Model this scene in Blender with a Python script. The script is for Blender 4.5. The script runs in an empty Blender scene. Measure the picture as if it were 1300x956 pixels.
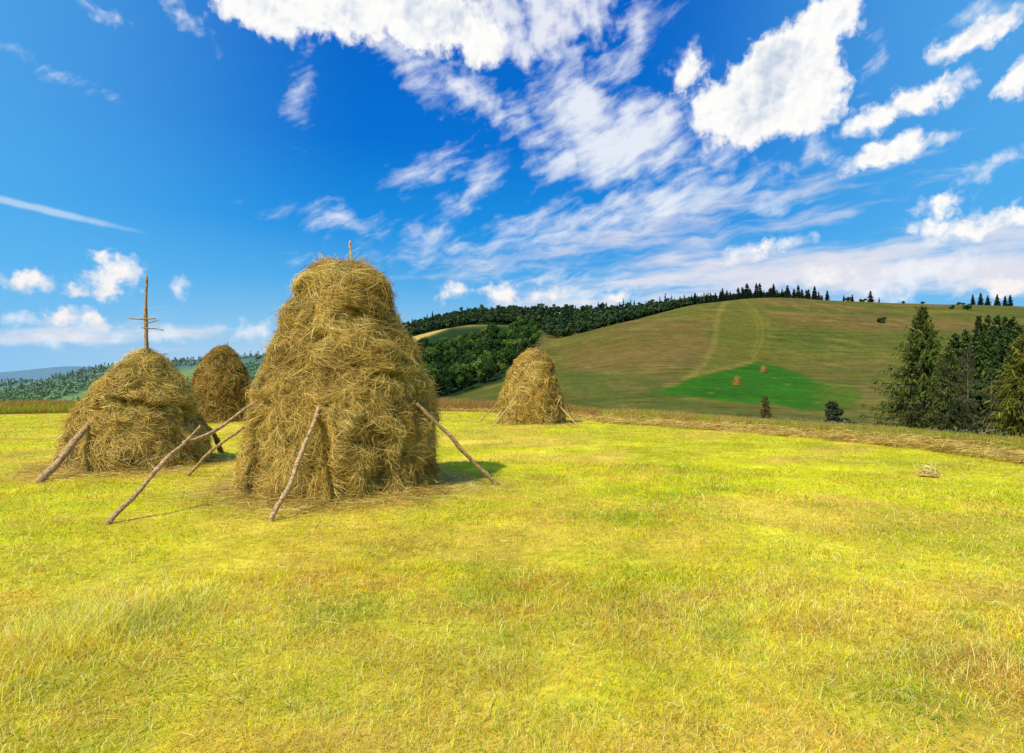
import bpy, math
import numpy as np

# ------------------------------------------------------------------ basics
SC = bpy.context.scene
COL = SC.collection
RNG = np.random.default_rng(11)
F, CX, HOR, CAMH = 800.0, 650.0, 490.0, 1.8     # lens and eye height worked out from the photograph
SUN_AZ, SUN_EL = math.radians(218), math.radians(47)   # where the sun stands (clockwise from +Y)


def srgb(r, g, b):
    f = lambda c: (c / 255 / 12.92) if c / 255 <= 0.04045 else ((c / 255 + 0.055) / 1.055) ** 2.4
    return np.array([f(r), f(g), f(b)])


def _h(i, j, k):
    n = (i.astype(np.int64) * 374761393 + j.astype(np.int64) * 668265263 + k.astype(np.int64) * 1274126177) & 0xffffffff
    n = ((n ^ (n >> 13)) * 1274126177) & 0xffffffff
    n = ((n ^ (n >> 16)) * 2246822519) & 0xffffffff
    return ((n ^ (n >> 15)) & 0xffffff) / float(0xffffff)


def vnoise(p):
    """value noise 0..1 on (N,3)"""
    i = np.floor(p).astype(np.int64)
    f = p - i
    f = f * f * (3 - 2 * f)
    out = 0
    for a in (0, 1):
        wa = f[:, 0] if a else 1 - f[:, 0]
        for b in (0, 1):
            wb = f[:, 1] if b else 1 - f[:, 1]
            for c in (0, 1):
                wc = f[:, 2] if c else 1 - f[:, 2]
                out = out + wa * wb * wc * _h(i[:, 0] + a, i[:, 1] + b, i[:, 2] + c)
    return out


def fbm(p, oct=4, gain=0.5):
    s, a, t = 0, 1.0, 0
    p = np.array(p, float)
    for _ in range(oct):
        s = s + a * vnoise(p)
        t += a
        a *= gain
        p = p * 2.03 + 17.3
    return s / t


def xyz(x, y, z=0.0):
    x = np.asarray(x, float)
    return np.stack([x, np.broadcast_to(y, x.shape), np.broadcast_to(z, x.shape)], -1)


def sstep(a, b, x):
    t = np.clip((x - a) / (b - a), 0, 1)
    return t * t * (3 - 2 * t)


def unit(v):
    return v / np.maximum(np.linalg.norm(v, axis=-1, keepdims=True), 1e-9)


def poly_sd(px, py, poly):
    """signed distance (inside positive) to a polygon"""
    poly = np.array(poly, float)
    inside = np.zeros(px.shape, bool)
    best = np.full(px.shape, 1e9)
    n = len(poly)
    for a in range(n):
        x0, y0 = poly[a]
        x1, y1 = poly[(a + 1) % n]
        c = ((y0 > py) != (y1 > py)) & (px < (x1 - x0) * (py - y0) / ((y1 - y0) or 1e-9) + x0)
        inside ^= c
        dx, dy = x1 - x0, y1 - y0
        t = np.clip(((px - x0) * dx + (py - y0) * dy) / (dx * dx + dy * dy + 1e-9), 0, 1)
        best = np.minimum(best, np.hypot(px - x0 - t * dx, py - y0 - t * dy))
    return np.where(inside, best, -best)


# ------------------------------------------------------------------ meshes
def mesh_from(name, V, Q, C=None, mats=(), midx=None, smooth=False):
    """V (n,3); Q (m,4) quads, or triangles where the last two indices are equal; C (n,3) colour per vertex"""
    me = bpy.data.meshes.new(name)
    Q = np.asarray(Q, np.int64)
    tri = Q[:, 2] == Q[:, 3]
    counts = np.where(tri, 3, 4)
    starts = np.concatenate([[0], np.cumsum(counts)[:-1]])
    mask = np.ones(Q.shape, bool)
    mask[tri, 3] = False
    idx = Q[mask]
    me.vertices.add(len(V))
    me.vertices.foreach_set('co', np.asarray(V, np.float32).ravel())
    me.loops.add(len(idx))
    me.loops.foreach_set('vertex_index', idx.astype(np.int32))
    me.polygons.add(len(Q))
    me.polygons.foreach_set('loop_start', starts.astype(np.int32))
    for m in mats:
        me.materials.append(m)
    if midx is not None:
        me.polygons.foreach_set('material_index', np.asarray(midx, np.int32))
    if smooth:
        me.polygons.foreach_set('use_smooth', np.ones(len(Q), bool))
    me.update(calc_edges=True)
    if C is not None:
        at_ = me.color_attributes.new('Col', 'FLOAT_COLOR', 'POINT')
        c4 = np.ones((len(V), 4), np.float32)
        c4[:, :3] = C
        at_.data.foreach_set('color', c4.ravel())
    return me


def link(name, me, parent=None, loc=(0, 0, 0), rotz=0.0, scale=1.0):
    o = bpy.data.objects.new(name, me)
    COL.objects.link(o)
    o.location = loc
    o.rotation_euler = (0, 0, rotz)
    o.scale = (scale,) * 3 if np.isscalar(scale) else scale
    if parent is not None:
        o.parent = parent
    return o


def tag(o, label=None, cat=None, group=None, kind=None):
    for k, v in (('label', label), ('category', cat), ('group', group), ('kind', kind)):
        if v:
            o[k] = v
    return o


class Soup:
    def __init__(s):
        s.V, s.Q, s.C, s.M, s.n = [], [], [], [], 0

    def add(s, V, Q, C, m=0):
        V = np.asarray(V, float)
        s.V.append(V)
        s.Q.append(np.asarray(Q) + s.n)
        C = np.asarray(C, float)
        s.C.append(np.broadcast_to(C, V.shape) if C.ndim == 1 else C)
        s.M.append(np.full(len(Q), m))
        s.n += len(V)

    def ribbons(s, P, width, side, C, m=0):
        """P (N,K,3) centre lines, width (N,K), side (N,3) or (N,K,3), C (N,3) or (N,K,3)"""
        N, K, _ = P.shape
        if side.ndim == 2:
            side = side[:, None, :]
        off = side * (width * 0.5)[:, :, None]
        V = np.stack([P - off, P + off], 2).reshape(-1, 3)
        base = (np.arange(N) * K * 2)[:, None] + np.arange(K - 1)[None, :] * 2
        Q = np.stack([base, base + 1, base + 3, base + 2], -1).reshape(-1, 4)
        if C.ndim == 2:
            C = np.repeat(C[:, None, :], K, 1)
        s.add(V, Q, np.repeat(C.reshape(-1, 3), 2, 0), m)

    def tube(s, P, R, C, m=0, sides=8, wob=0.0):
        P = np.asarray(P, float)
        R = np.broadcast_to(R, (len(P),))
        T = unit(np.gradient(P, axis=0))
        ref = np.array([0.31, 0.87, 0.2]) if abs(T[:, 2]).mean() > .5 else np.array([0.0, 0.1, 1.0])
        A = unit(np.cross(T, ref))
        B = np.cross(T, A)
        ang = np.linspace(0, 2 * np.pi, sides, endpoint=False)
        ring = A[:, None] * np.cos(ang)[None, :, None] + B[:, None] * np.sin(ang)[None, :, None]
        V = P[:, None] + ring * R[:, None, None]
        if wob:
            nz = fbm(V.reshape(-1, 3) * 9.0, 3).reshape(V.shape[:2])
            V = P[:, None] + ring * (R[:, None] * (1 + wob * (nz - .5) * 2))[:, :, None]
        V = V.reshape(-1, 3)
        K = len(P)
        a = np.arange(K - 1)[:, None] * sides + np.arange(sides)[None]
        b = np.arange(K - 1)[:, None] * sides + (np.arange(sides)[None] + 1) % sides
        Q = np.stack([a, b, b + sides, a + sides], -1).reshape(-1, 4)
        V = np.concatenate([V, P[:1], P[-1:]])
        c0, c1 = len(V) - 2, len(V) - 1
        j = np.arange(sides)
        k = (j + 1) % sides
        cap0 = np.stack([k, j, np.full(sides, c0), np.full(sides, c0)], -1)
        cap1 = np.stack([j + (K - 1) * sides, k + (K - 1) * sides, np.full(sides, c1), np.full(sides, c1)], -1)
        Q = np.concatenate([Q, cap0, cap1])
        C = np.asarray(C, float)
        if C.ndim == 2:
            C = np.concatenate([np.repeat(C, sides, 0), C[:1], C[-1:]])
        s.add(V, Q, C, m)

    def mesh(s, name, mats, smooth=False):
        return mesh_from(name, np.concatenate(s.V), np.concatenate(s.Q), np.concatenate(s.C), mats,
                         np.concatenate(s.M), smooth)


# ------------------------------------------------------------------ materials
def nodes_of(m):
    m.use_nodes = True
    nt = m.node_tree
    nt.nodes.clear()
    return nt


def leafy(name, trans=0.35, rough=0.6, spec=0.2, vary=0.25, nscale=3.0, warm=(1.15, 1.1, 0.5)):
    """thin vegetable matter: colour per vertex times a noise, part of the light passes through"""
    m = bpy.data.materials.new(name)
    nt = nodes_of(m)
    N, L = nt.nodes, nt.links
    out = N.new('ShaderNodeOutputMaterial')
    at_ = N.new('ShaderNodeAttribute')
    at_.attribute_name = 'Col'
    tc = N.new('ShaderNodeTexCoord')
    nz = N.new('ShaderNodeTexNoise')
    nz.inputs['Scale'].default_value = nscale
    nz.inputs['Detail'].default_value = 3
    L.new(tc.outputs['Object'], nz.inputs['Vector'])
    mr = N.new('ShaderNodeMapRange')
    mr.inputs['From Min'].default_value = 0.25
    mr.inputs['From Max'].default_value = 0.75
    mr.inputs['To Min'].default_value = 1 - vary
    mr.inputs['To Max'].default_value = 1 + vary
    L.new(nz.outputs['Fac'], mr.inputs['Value'])
    sc = N.new('ShaderNodeVectorMath')
    sc.operation = 'SCALE'
    L.new(at_.outputs['Color'], sc.inputs[0])
    L.new(mr.outputs['Result'], sc.inputs['Scale'])
    p = N.new('ShaderNodeBsdfPrincipled')
    p.inputs['Roughness'].default_value = rough
    p.inputs['Specular IOR Level'].default_value = spec
    L.new(sc.outputs[0], p.inputs['Base Color'])
    if trans > 0:
        t = N.new('ShaderNodeBsdfTranslucent')
        mu = N.new('ShaderNodeVectorMath')
        mu.operation = 'MULTIPLY'
        mu.inputs[1].default_value = warm
        L.new(sc.outputs[0], mu.inputs[0])
        L.new(mu.outputs[0], t.inputs['Color'])
        mx = N.new('ShaderNodeMixShader')
        mx.inputs[0].default_value = trans
        L.new(p.outputs[0], mx.inputs[1])
        L.new(t.outputs[0], mx.inputs[2])
        L.new(mx.outputs[0], out.inputs[0])
    else:
        L.new(p.outputs[0], out.inputs[0])
    return m


def bark(name, dark, light, scale=14.0):
    m = bpy.data.materials.new(name)
    nt = nodes_of(m)
    N, L = nt.nodes, nt.links
    out = N.new('ShaderNodeOutputMaterial')
    at_ = N.new('ShaderNodeAttribute')
    at_.attribute_name = 'Col'
    tc = N.new('ShaderNodeTexCoord')
    nz = N.new('ShaderNodeTexNoise')
    nz.inputs['Scale'].default_value = scale
    nz.inputs['Detail'].default_value = 7
    nz.inputs['Roughness'].default_value = 0.7
    L.new(tc.outputs['Object'], nz.inputs['Vector'])
    rp = N.new('ShaderNodeValToRGB')
    rp.color_ramp.elements[0].position = 0.33
    rp.color_ramp.elements[0].color = (*dark, 1)
    rp.color_ramp.elements[1].position = 0.68
    rp.color_ramp.elements[1].color = (*light, 1)
    L.new(nz.outputs['Fac'], rp.inputs[0])
    mu = N.new('ShaderNodeVectorMath')
    mu.operation = 'MULTIPLY'
    L.new(rp.outputs[0], mu.inputs[0])
    L.new(at_.outputs['Color'], mu.inputs[1])
    p = N.new('ShaderNodeBsdfPrincipled')
    p.inputs['Roughness'].default_value = 0.85
    p.inputs['Specular IOR Level'].default_value = 0.15
    L.new(mu.outputs[0], p.inputs['Base Color'])
    bp = N.new('ShaderNodeBump')
    bp.inputs['Strength'].default_value = 0.5
    bp.inputs['Distance'].default_value = 0.01
    L.new(nz.outputs['Fac'], bp.inputs['Height'])
    L.new(bp.outputs[0], p.inputs['Normal'])
    L.new(p.outputs[0], out.inputs[0])
    return m


M_GRASS = leafy('grass_blades', 0.5, 0.5, 0.2, 0.12, 1.5, (1.25, 1.12, .5))
M_STRAW = leafy('hay_straw', 0.22, 0.55, 0.25, 0.15, 2.0, (1.1, 1.0, 0.6))
M_LEAF = leafy('tree_leaves', 0.25, 0.6, 0.15, 0.25, 0.35)
M_NEEDLE = leafy('spruce_needles', 0.12, 0.6, 0.15, 0.2, 0.4)
M_POLE = bark('weathered_pole', srgb(92, 66, 40), srgb(222, 182, 128), 22.0)
M_TRUNK = bark('tree_bark', srgb(60, 48, 38), srgb(120, 104, 90), 5.0)


def ground_material():
    m = bpy.data.materials.new('ground_cover')
    nt = nodes_of(m)
    N, L = nt.nodes, nt.links
    out = N.new('ShaderNodeOutputMaterial')
    at_ = N.new('ShaderNodeAttribute')
    at_.attribute_name = 'Col'
    geo = N.new('ShaderNodeNewGeometry')
    p = N.new('ShaderNodeBsdfPrincipled')
    p.inputs['Roughness'].default_value = 0.9
    p.inputs['Specular IOR Level'].default_value = 0.05
    prev = None
    for sc_, lo, hi, det in ((0.09, 0.8, 1.2, 5), (0.45, 0.68, 1.32, 7), (9.0, 0.72, 1.28, 5)):
        nz = N.new('ShaderNodeTexNoise')
        nz.inputs['Scale'].default_value = sc_
        nz.inputs['Detail'].default_value = det
        nz.inputs['Roughness'].default_value = 0.65
        L.new(geo.outputs['Position'], nz.inputs['Vector'])
        mr = N.new('ShaderNodeMapRange')
        mr.inputs['From Min'].default_value = 0.3
        mr.inputs['From Max'].default_value = 0.7
        mr.inputs['To Min'].default_value = lo
        mr.inputs['To Max'].default_value = hi
        L.new(nz.outputs['Fac'], mr.inputs['Value'])
        if prev is None:
            prev = mr.outputs[0]
        else:
            mm = N.new('ShaderNodeMath')
            mm.operation = 'MULTIPLY'
            L.new(prev, mm.inputs[0])
            L.new(mr.outputs[0], mm.inputs[1])
            prev = mm.outputs[0]
    s = N.new('ShaderNodeVectorMath')
    s.operation = 'SCALE'
    L.new(at_.outputs['Color'], s.inputs[0])
    L.new(prev, s.inputs['Scale'])
    L.new(s.outputs[0], p.inputs['Base Color'])
    L.new(p.outputs[0], out.inputs[0])
    return m


# ------------------------------------------------------------------ terrain
RIDGE = [(2600, 500), (6000, 470), (8000, 480), (12000, 494)]


def lf(crest, far, edge=45, v=0):
    return [(16, 545), (edge, 535), (80, 580), (160, 592), (400, 562), (700, 536), (880, 522 + v), (1100, 503 - (488 - crest) * .45),
            (1400, crest), (1800, crest + 12), (2600, 500), (6000, far), (8000, far + 12), (12000, 495)]


TABLE = {
    -700: lf(496, 478), -200: lf(492, 475), 0: lf(487, 472), 50: lf(480, 466), 90: lf(472, 462), 130: lf(464, 465),
    170: lf(459, 467), 230: lf(455, 468), 310: lf(450, 468),
    400: [(16, 545), (45, 535), (80, 565), (160, 570), (300, 535), (480, 490), (560, 478), (620, 482), (720, 462), (1000, 462), (1400, 441), (1800, 450)] + RIDGE,
    480: [(16, 545), (45, 535), (80, 555), (160, 548), (300, 508), (400, 472), (480, 446), (560, 437), (620, 443), (720, 424), (900, 438), (1400, 450)] + RIDGE,
    520: [(16, 545), (45, 535), (80, 550), (160, 540), (300, 505), (400, 466), (480, 437), (560, 426), (620, 433), (720, 413), (900, 430), (1400, 450)] + RIDGE,
    560: [(16, 545), (45, 535), (80, 548), (160, 535), (300, 501), (400, 460), (480, 426), (560, 414), (620, 421), (720, 401), (900, 420), (1400, 450)] + RIDGE,
    600: [(16, 545), (45, 535), (80, 546), (160, 525), (230, 506), (300, 493), (400, 455), (480, 420), (560, 408), (620, 414), (720, 395), (900, 415), (1400, 450)] + RIDGE,
    650: [(16, 550), (45, 540), (80, 546), (160, 522), (230, 500), (300, 478), (400, 449), (480, 424), (560, 411), (620, 416), (720, 393), (900, 415), (1400, 450)] + RIDGE,
    700: [(16, 555), (45, 550), (80, 546), (150, 521), (200, 500), (300, 467), (420, 430), (500, 437), (600, 415), (720, 393), (900, 415), (1400, 450)] + RIDGE,
    750: [(16, 560), (45, 560), (80, 550), (150, 520), (200, 496), (300, 458), (450, 416), (520, 424), (620, 408), (720, 395), (900, 410), (1400, 450)] + RIDGE,
    800: [(16, 565), (40, 570), (90, 548), (150, 517), (200, 490), (300, 450), (480, 403), (560, 412), (650, 402), (750, 392), (900, 405), (1400, 450)] + RIDGE,
    880: [(16, 575), (40, 572), (90, 547), (150, 516), (195, 491), (290, 452), (430, 410), (560, 382), (620, 392), (700, 388), (800, 382), (1000, 410), (1400, 450)] + RIDGE,
    970: [(16, 585), (40, 577), (90, 546), (150, 517), (195, 491), (285, 470), (400, 420), (600, 373), (700, 385), (850, 392), (1000, 410), (1400, 450)] + RIDGE,
    1100: [(16, 600), (40, 590), (75, 556), (110, 540), (150, 520), (220, 488), (300, 460), (430, 418), (610, 380), (720, 392), (850, 400), (1000, 415), (1400, 450)] + RIDGE,
    1300: [(14, 610), (40, 585), (70, 560), (100, 543), (150, 512), (220, 478), (300, 450), (430, 413), (620, 386), (720, 396), (850, 404), (1000, 420), (1400, 450)] + RIDGE,
    1500: [(14, 615), (40, 585), (70, 560), (100, 543), (150, 512), (220, 478), (300, 450), (430, 415), (620, 391), (720, 402), (850, 410), (1000, 425), (1400, 450)] + RIDGE,
    2100: [(14, 640), (40, 600), (70, 570), (100, 548), (150, 520), (220, 490), (300, 465), (430, 430), (620, 410), (720, 416), (850, 424), (1000, 435), (1400, 455)] + RIDGE,
}
PXG = np.arange(-760, 2150, 5.0)
LYG = np.linspace(math.log(10), math.log(12000), 700)


def _gauss(a, sig, axis):
    r = int(sig * 3) + 1
    k = np.exp(-0.5 * (np.arange(-r, r + 1) / sig) ** 2)
    k /= k.sum()
    pad = [(0, 0), (0, 0)]
    pad[axis] = (r, r)
    a = np.pad(a, pad, mode='edge')
    return np.apply_along_axis(lambda v: np.convolve(v, k, 'valid'), axis, a)


_xs = sorted(TABLE)
_colv = np.array([np.interp(LYG, [math.log(q[0]) for q in TABLE[x]], [q[1] for q in TABLE[x]]) for x in _xs])
_T = np.array([np.interp(PXG, _xs, _colv[:, j]) for j in range(len(LYG))]).T
_T = _gauss(_gauss(_T, 5.0, 1), 4.0, 0)

EDGE = [(-36, 26), (-34, 39), (-21, 44.5), (-3, 44.5), (2.4, 38), (4.9, 30), (9.7, 22.3), (11.9, 14.6), (14, 9), (15, 3), (14, -6), (0, -30), (-40, -12), (-40, 10)]
_e = sorted((math.atan2(x, y), math.hypot(x, y)) for x, y in EDGE)
_ea = np.array([a for a, _ in _e])
_er = np.array([r for _, r in _e])
_ea = np.concatenate([_ea[-2:] - 2 * np.pi, _ea, _ea[:2] + 2 * np.pi])
_er = np.concatenate([_er[-2:], _er, _er[:2]])


def edge_r(az):
    return np.interp(az, _ea, _er)


def table_y(px, Y):
    u = np.clip((px - PXG[0]) / 5.0, 0, len(PXG) - 1.001)
    v = np.clip((np.log(np.maximum(Y, 1)) - LYG[0]) / (LYG[1] - LYG[0]), 0, len(LYG) - 1.001)
    i, j = u.astype(int), v.astype(int)
    a, b = u - i, v - j
    return (_T[i, j] * (1 - a) + _T[i + 1, j] * a) * (1 - b) + (_T[i, j + 1] * (1 - a) + _T[i + 1, j + 1] * a) * b


def ground_z(X, Y):
    X, Y = np.atleast_1d(np.asarray(X, float)), np.atleast_1d(np.asarray(Y, float))
    az, R = np.arctan2(X, Y), np.hypot(X, Y)
    azc = np.clip(az, -1.04, 1.04)
    Yd = R * np.cos(azc)
    px = CX + F * np.tan(azc)
    zf = CAMH + (HOR - table_y(px, Yd)) / F * Yd
    er = edge_r(az)
    s = R - er
    w = sstep(0.16 * er, 0.16 * er + 0.75 * er + 4, s)
    near = (fbm(xyz(X * .35, Y * .35, 3.0), 3) - .5) * 0.10
    und = (fbm(xyz(X * .012, Y * .012, 9.0), 4) - .5) * np.clip((R - 80) * .02, 0, 4.0)
    return near * (1 - w) + (zf + und) * w


def pix(X, Y, Z):
    return CX + F * X / Y, HOR - F * (Z - CAMH) / Y


def ground_hit(px, py, Ymin=60.0, Ymax=1600.0):
    """where the ground seen at this place of the photograph lies: marches out along the bearing"""
    Y = np.exp(np.linspace(math.log(Ymin), math.log(Ymax), 1500))
    X = (px - CX) / F * Y
    Z = ground_z(X, Y)
    _, y = pix(X, Y, Z)
    k = np.argmax(y <= py)
    if not (y <= py).any():
        return None
    return float(X[k]), float(Y[k]), float(Z[k])


def cover(X, Y, Z, R, s):
    """land cover: the colour of soil and sward, with cloud shade and haze painted in"""
    Ys = np.maximum(Y, 1.0)
    px, py = pix(X, Ys, Z)
    front = Y > 5
    n1 = fbm(xyz(X * .02, Y * .008, 1.0), 5)
    n2 = fbm(xyz(X * .004, Y * .035, 5.0), 4)
    n3 = fbm(xyz(X * .11, Y * .05, 7.0), 4)
    C = np.zeros((len(X), 3))
    # hill meadow: olive to brown, cut in broad bands, darkened to paint in cloud shadow
    olive, brown, green, tan = srgb(94, 90, 30), srgb(106, 88, 40), srgb(76, 86, 24), srgb(128, 110, 50)
    t = sstep(.40, .62, n1)[:, None]
    C[:] = olive * (1 - t) + brown * t
    t = (sstep(.50, .66, n2) * .75)[:, None]
    C = C * (1 - t) + green * t
    t = (sstep(.55, .7, n3) * .35)[:, None]
    C = C * (1 - t) + tan * t

    n4 = fbm(xyz(X * .035, Y * .30, 15.0), 4)
    n5 = fbm(xyz(X * .25, Y * .25, 33.0), 3)
    C *= (.62 + .76 * n4)[:, None] * (.82 + .36 * n5)[:, None]

    def put(mask, col):
        nonlocal C
        m_ = np.clip(mask, 0, 1)[:, None]
        C = C * (1 - m_) + np.asarray(col) * m_

    hill = front & (Y > 85) & (Y < 640)
    wob = (fbm(xyz(X * .06, Y * .06, 2.0), 4) - .5) * 10
    # the mown strip running up the hill between two cart tracks
    strip = poly_sd(px, py, [(880, 478), (905, 445), (914, 395), (930, 377), (962, 377), (975, 400), (972, 440), (960, 462)])
    put(hill * sstep(-4, 6, strip + wob * .3) * .7, srgb(94, 92, 28))
    brownish = poly_sd(px, py, [(700, 440), (790, 412), (880, 404), (908, 402), (900, 440), (870, 462), (800, 470), (720, 470)])
    put(hill * sstep(-8, 14, brownish + wob) * .6, srgb(110, 88, 40))
    for line, w_, k in (([(872, 482), (894, 462), (906, 438), (912, 400), (920, 384), (932, 376)], 3.4, .75),
                        ([(940, 377), (958, 392), (968, 412), (968, 432), (958, 452), (952, 462)], 1.5, .55),
                        ([(934, 377), (952, 392), (962, 412), (962, 432), (954, 450)], 1.2, .45),
                        ([(866, 480), (900, 473), (935, 464), (960, 458)], 2.2, .8),
                        ([(790, 481), (830, 470), (868, 466)], 2.0, .35),
                        ([(800, 418), (850, 405), (905, 402)], 2.0, .4),
                        ([(712, 462), (745, 462), (752, 472)], 1.5, .4)):
        d = np.full(len(X), 1e9)
        for (x0, y0), (x1, y1) in zip(line[:-1], line[1:]):
            dx, dy = x1 - x0, y1 - y0
            tt = np.clip(((px - x0) * dx + (py - y0) * dy) / (dx * dx + dy * dy), 0, 1)
            d = np.minimum(d, np.hypot(px - x0 - tt * dx, py - y0 - tt * dy))
        put(hill * (1 - sstep(w_ * .2, w_ * 1.9, d)) * k * (.25 + .6 * n4), srgb(136, 120, 50))
    low = poly_sd(px, py, [(590, 530), (590, 505), (640, 487), (720, 468), (800, 478), (850, 482), (840, 500), (960, 520), (1100, 530), (1100, 560), (590, 560)])
    put((front & (Y > 60) & (Y < 300)) * sstep(-4, 6, low + wob * .5) * (.35 + .5 * sstep(.4, .6, n3)), srgb(78, 86, 28))
    put((front & (Y > 60) & (Y < 140)) * sstep(.42, .6, n1) * .7, srgb(124, 100, 52))
    gf = poly_sd(px, py, [(796, 503), (840, 490), (878, 480), (915, 471), (962, 459), (985, 463), (1012, 472), (1045, 483), (1092, 489), (1100, 500), (1082, 522), (1046, 526), (985, 516), (950, 513), (880, 505)])
    put((front & (Y > 110) & (Y < 330)) * sstep(-1.5, np.interp(px, [820, 880, 1020, 1060], [12, 3.0, 4.0, 14]), gf + wob * .35 + (n5 - .5) * 4), srgb(46, 92, 2) * (.55 + .4 * n3 + .5 * n4)[:, None])
    put((front & (Y > 110) & (Y < 330)) * sstep(-1, 8, gf) * sstep(1015, 1060, px) * .7, srgb(86, 96, 24))
    for cx_, cy_, l_ in ((902, 499, 6), (911, 493, 5), (983, 480, 5), (1000, 488, 6), (1043, 500, 5), (1060, 491, 6), (1038, 511, 5)):
        put((front & (Y > 110) & (Y < 330)) * (1 - sstep(.3, 1.1, np.hypot((px - cx_) / l_, (py - cy_) / 1.0))) * .7, srgb(112, 112, 46))
    # the dry field on the knoll
    kf = poly_sd(px, py, [(470, 448), (520, 426), (560, 413), (600, 407), (655, 410), (660, 414), (610, 412), (574, 415), (527, 433), (470, 458)])
    put((front & (Y > 400) & (Y < 640)) * sstep(-2, 1.5, kf), srgb(188, 154, 78))
    # wooded slopes; the far ones tinted blue to paint in haze
    deep = srgb(34, 54, 24)
    w1 = poly_sd(px, py, [(440, 470), (527, 434), (574, 417), (640, 414), (690, 422), (664, 462), (640, 484), (611, 492), (579, 504), (500, 512), (440, 515)])
    put((front & (Y > 200) & (Y < 560)) * sstep(-3, 3, w1), deep)
    put((front & (Y > 590) & (Y < 900) & (px > 430) & (px < 1000)) * 1.0, deep * .8)
    v = front & (Y > 640) & (px < 470)
    vn = fbm(xyz(X * .010, Y * .004, 12.0), 4)
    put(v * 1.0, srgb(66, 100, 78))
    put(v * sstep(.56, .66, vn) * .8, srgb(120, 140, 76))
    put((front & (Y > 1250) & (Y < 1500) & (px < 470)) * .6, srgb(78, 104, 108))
    put((R > 1900) * 1.0, srgb(90, 120, 124))  # distant ridges: the blue of the haze is put into the colour
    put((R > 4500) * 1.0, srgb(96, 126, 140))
    # sward of the near meadow and the loose dry band at its edge
    inside = 1 - sstep(-.6, .5, s + (n3 - .5) * 3)
    a = fbm(xyz(X * .45, Y * .45, 21.0), 4)
    b = fbm(xyz(X * 2.2, Y * 2.2, 25.0), 3)
    nr_ = (1 - sstep(5.0, 11.0, R))[:, None]
    g = (1 - sstep(.42, .6, a))[:, None] * np.array(srgb(196, 188, 32)) + sstep(.42, .6, a)[:, None] * np.array(srgb(206, 176, 62))
    g = g * (1 - .35 * nr_) + np.array(srgb(206, 172, 70)) * .35 * nr_
    g = g * (.62 + .6 * b)[:, None]
    put(((s < 30) & (R < 100)) * (1 - sstep(8, 25, s)), srgb(160, 138, 62))
    m_ = inside[:, None]
    C = C * (1 - m_) + g * m_
    return np.clip(C, 0.003, 0.9)


def build_ground():
    az = np.concatenate([np.radians(np.arange(-180, -46, 2.0)), np.radians(np.arange(-46, 46, 0.1)), np.radians(np.arange(46, 180, 2.0))])
    R = np.concatenate([np.linspace(0.4, 12, 40)[:-1], np.exp(np.linspace(math.log(12), math.log(120), 110))[:-1],
                        np.exp(np.linspace(math.log(120), math.log(800), 240))[:-1], np.exp(np.linspace(math.log(800), math.log(14000), 90))])
    A, RR = np.meshgrid(az, R)
    X, Y = (RR * np.sin(A)).ravel(), (RR * np.cos(A)).ravel()
    Z = ground_z(X, Y)
    s = RR.ravel() - edge_r(A.ravel())
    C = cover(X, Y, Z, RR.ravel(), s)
    V = np.stack([X, Y, Z], -1)
    V = np.concatenate([V, [[0, 0, ground_z(0, 0)[0]]]])
    C = np.concatenate([C, C[:1]])
    na, nr = len(az), len(R)
    i = np.arange(nr - 1)[:, None] * na
    j = np.arange(na)[None]
    k = (j + 1) % na
    Q = np.stack([i + j, i + na + j, i + na + k, i + k], -1).reshape(-1, 4)
    c = np.full(na, len(V) - 1)
    Q = np.concatenate([Q, np.stack([c, np.arange(na), (np.arange(na) + 1) % na, (np.arange(na) + 1) % na], -1)])
    me = mesh_from('ground', V, Q, C, [ground_material()], smooth=True)
    tag(link('ground', me), kind='structure')


build_ground()

# ------------------------------------------------------------------ hay
HAY = [srgb(244, 216, 124), srgb(218, 180, 82), srgb(180, 142, 56), srgb(138, 102, 40), srgb(172, 162, 70), srgb(104, 72, 32)]


def hay_colours(n, p, tint=1.0, bias=0.0):
    """straw, gold, brown and a little green, in drifts"""
    q = fbm(p * 2.3 + 40, 3) * .7 + RNG.random(n) * .5 + bias
    k = np.clip((q - .25) / .75, 0, .999) * 3
    a = np.floor(k).astype(int)
    f = (k - a)[:, None]
    pal = np.array(HAY[:4])
    C = pal[a] * (1 - f) + pal[np.minimum(a + 1, 3)] * f
    odd = RNG.random(n)
    C[odd < .10] = HAY[4]
    C[odd > .93] = HAY[5]
    C[(odd > .10) & (odd < .16)] = srgb(252, 230, 146)
    return np.clip(C * (RNG.uniform(.7, 1.15, n)[:, None]) * np.asarray(tint), 0, .92)


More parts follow.
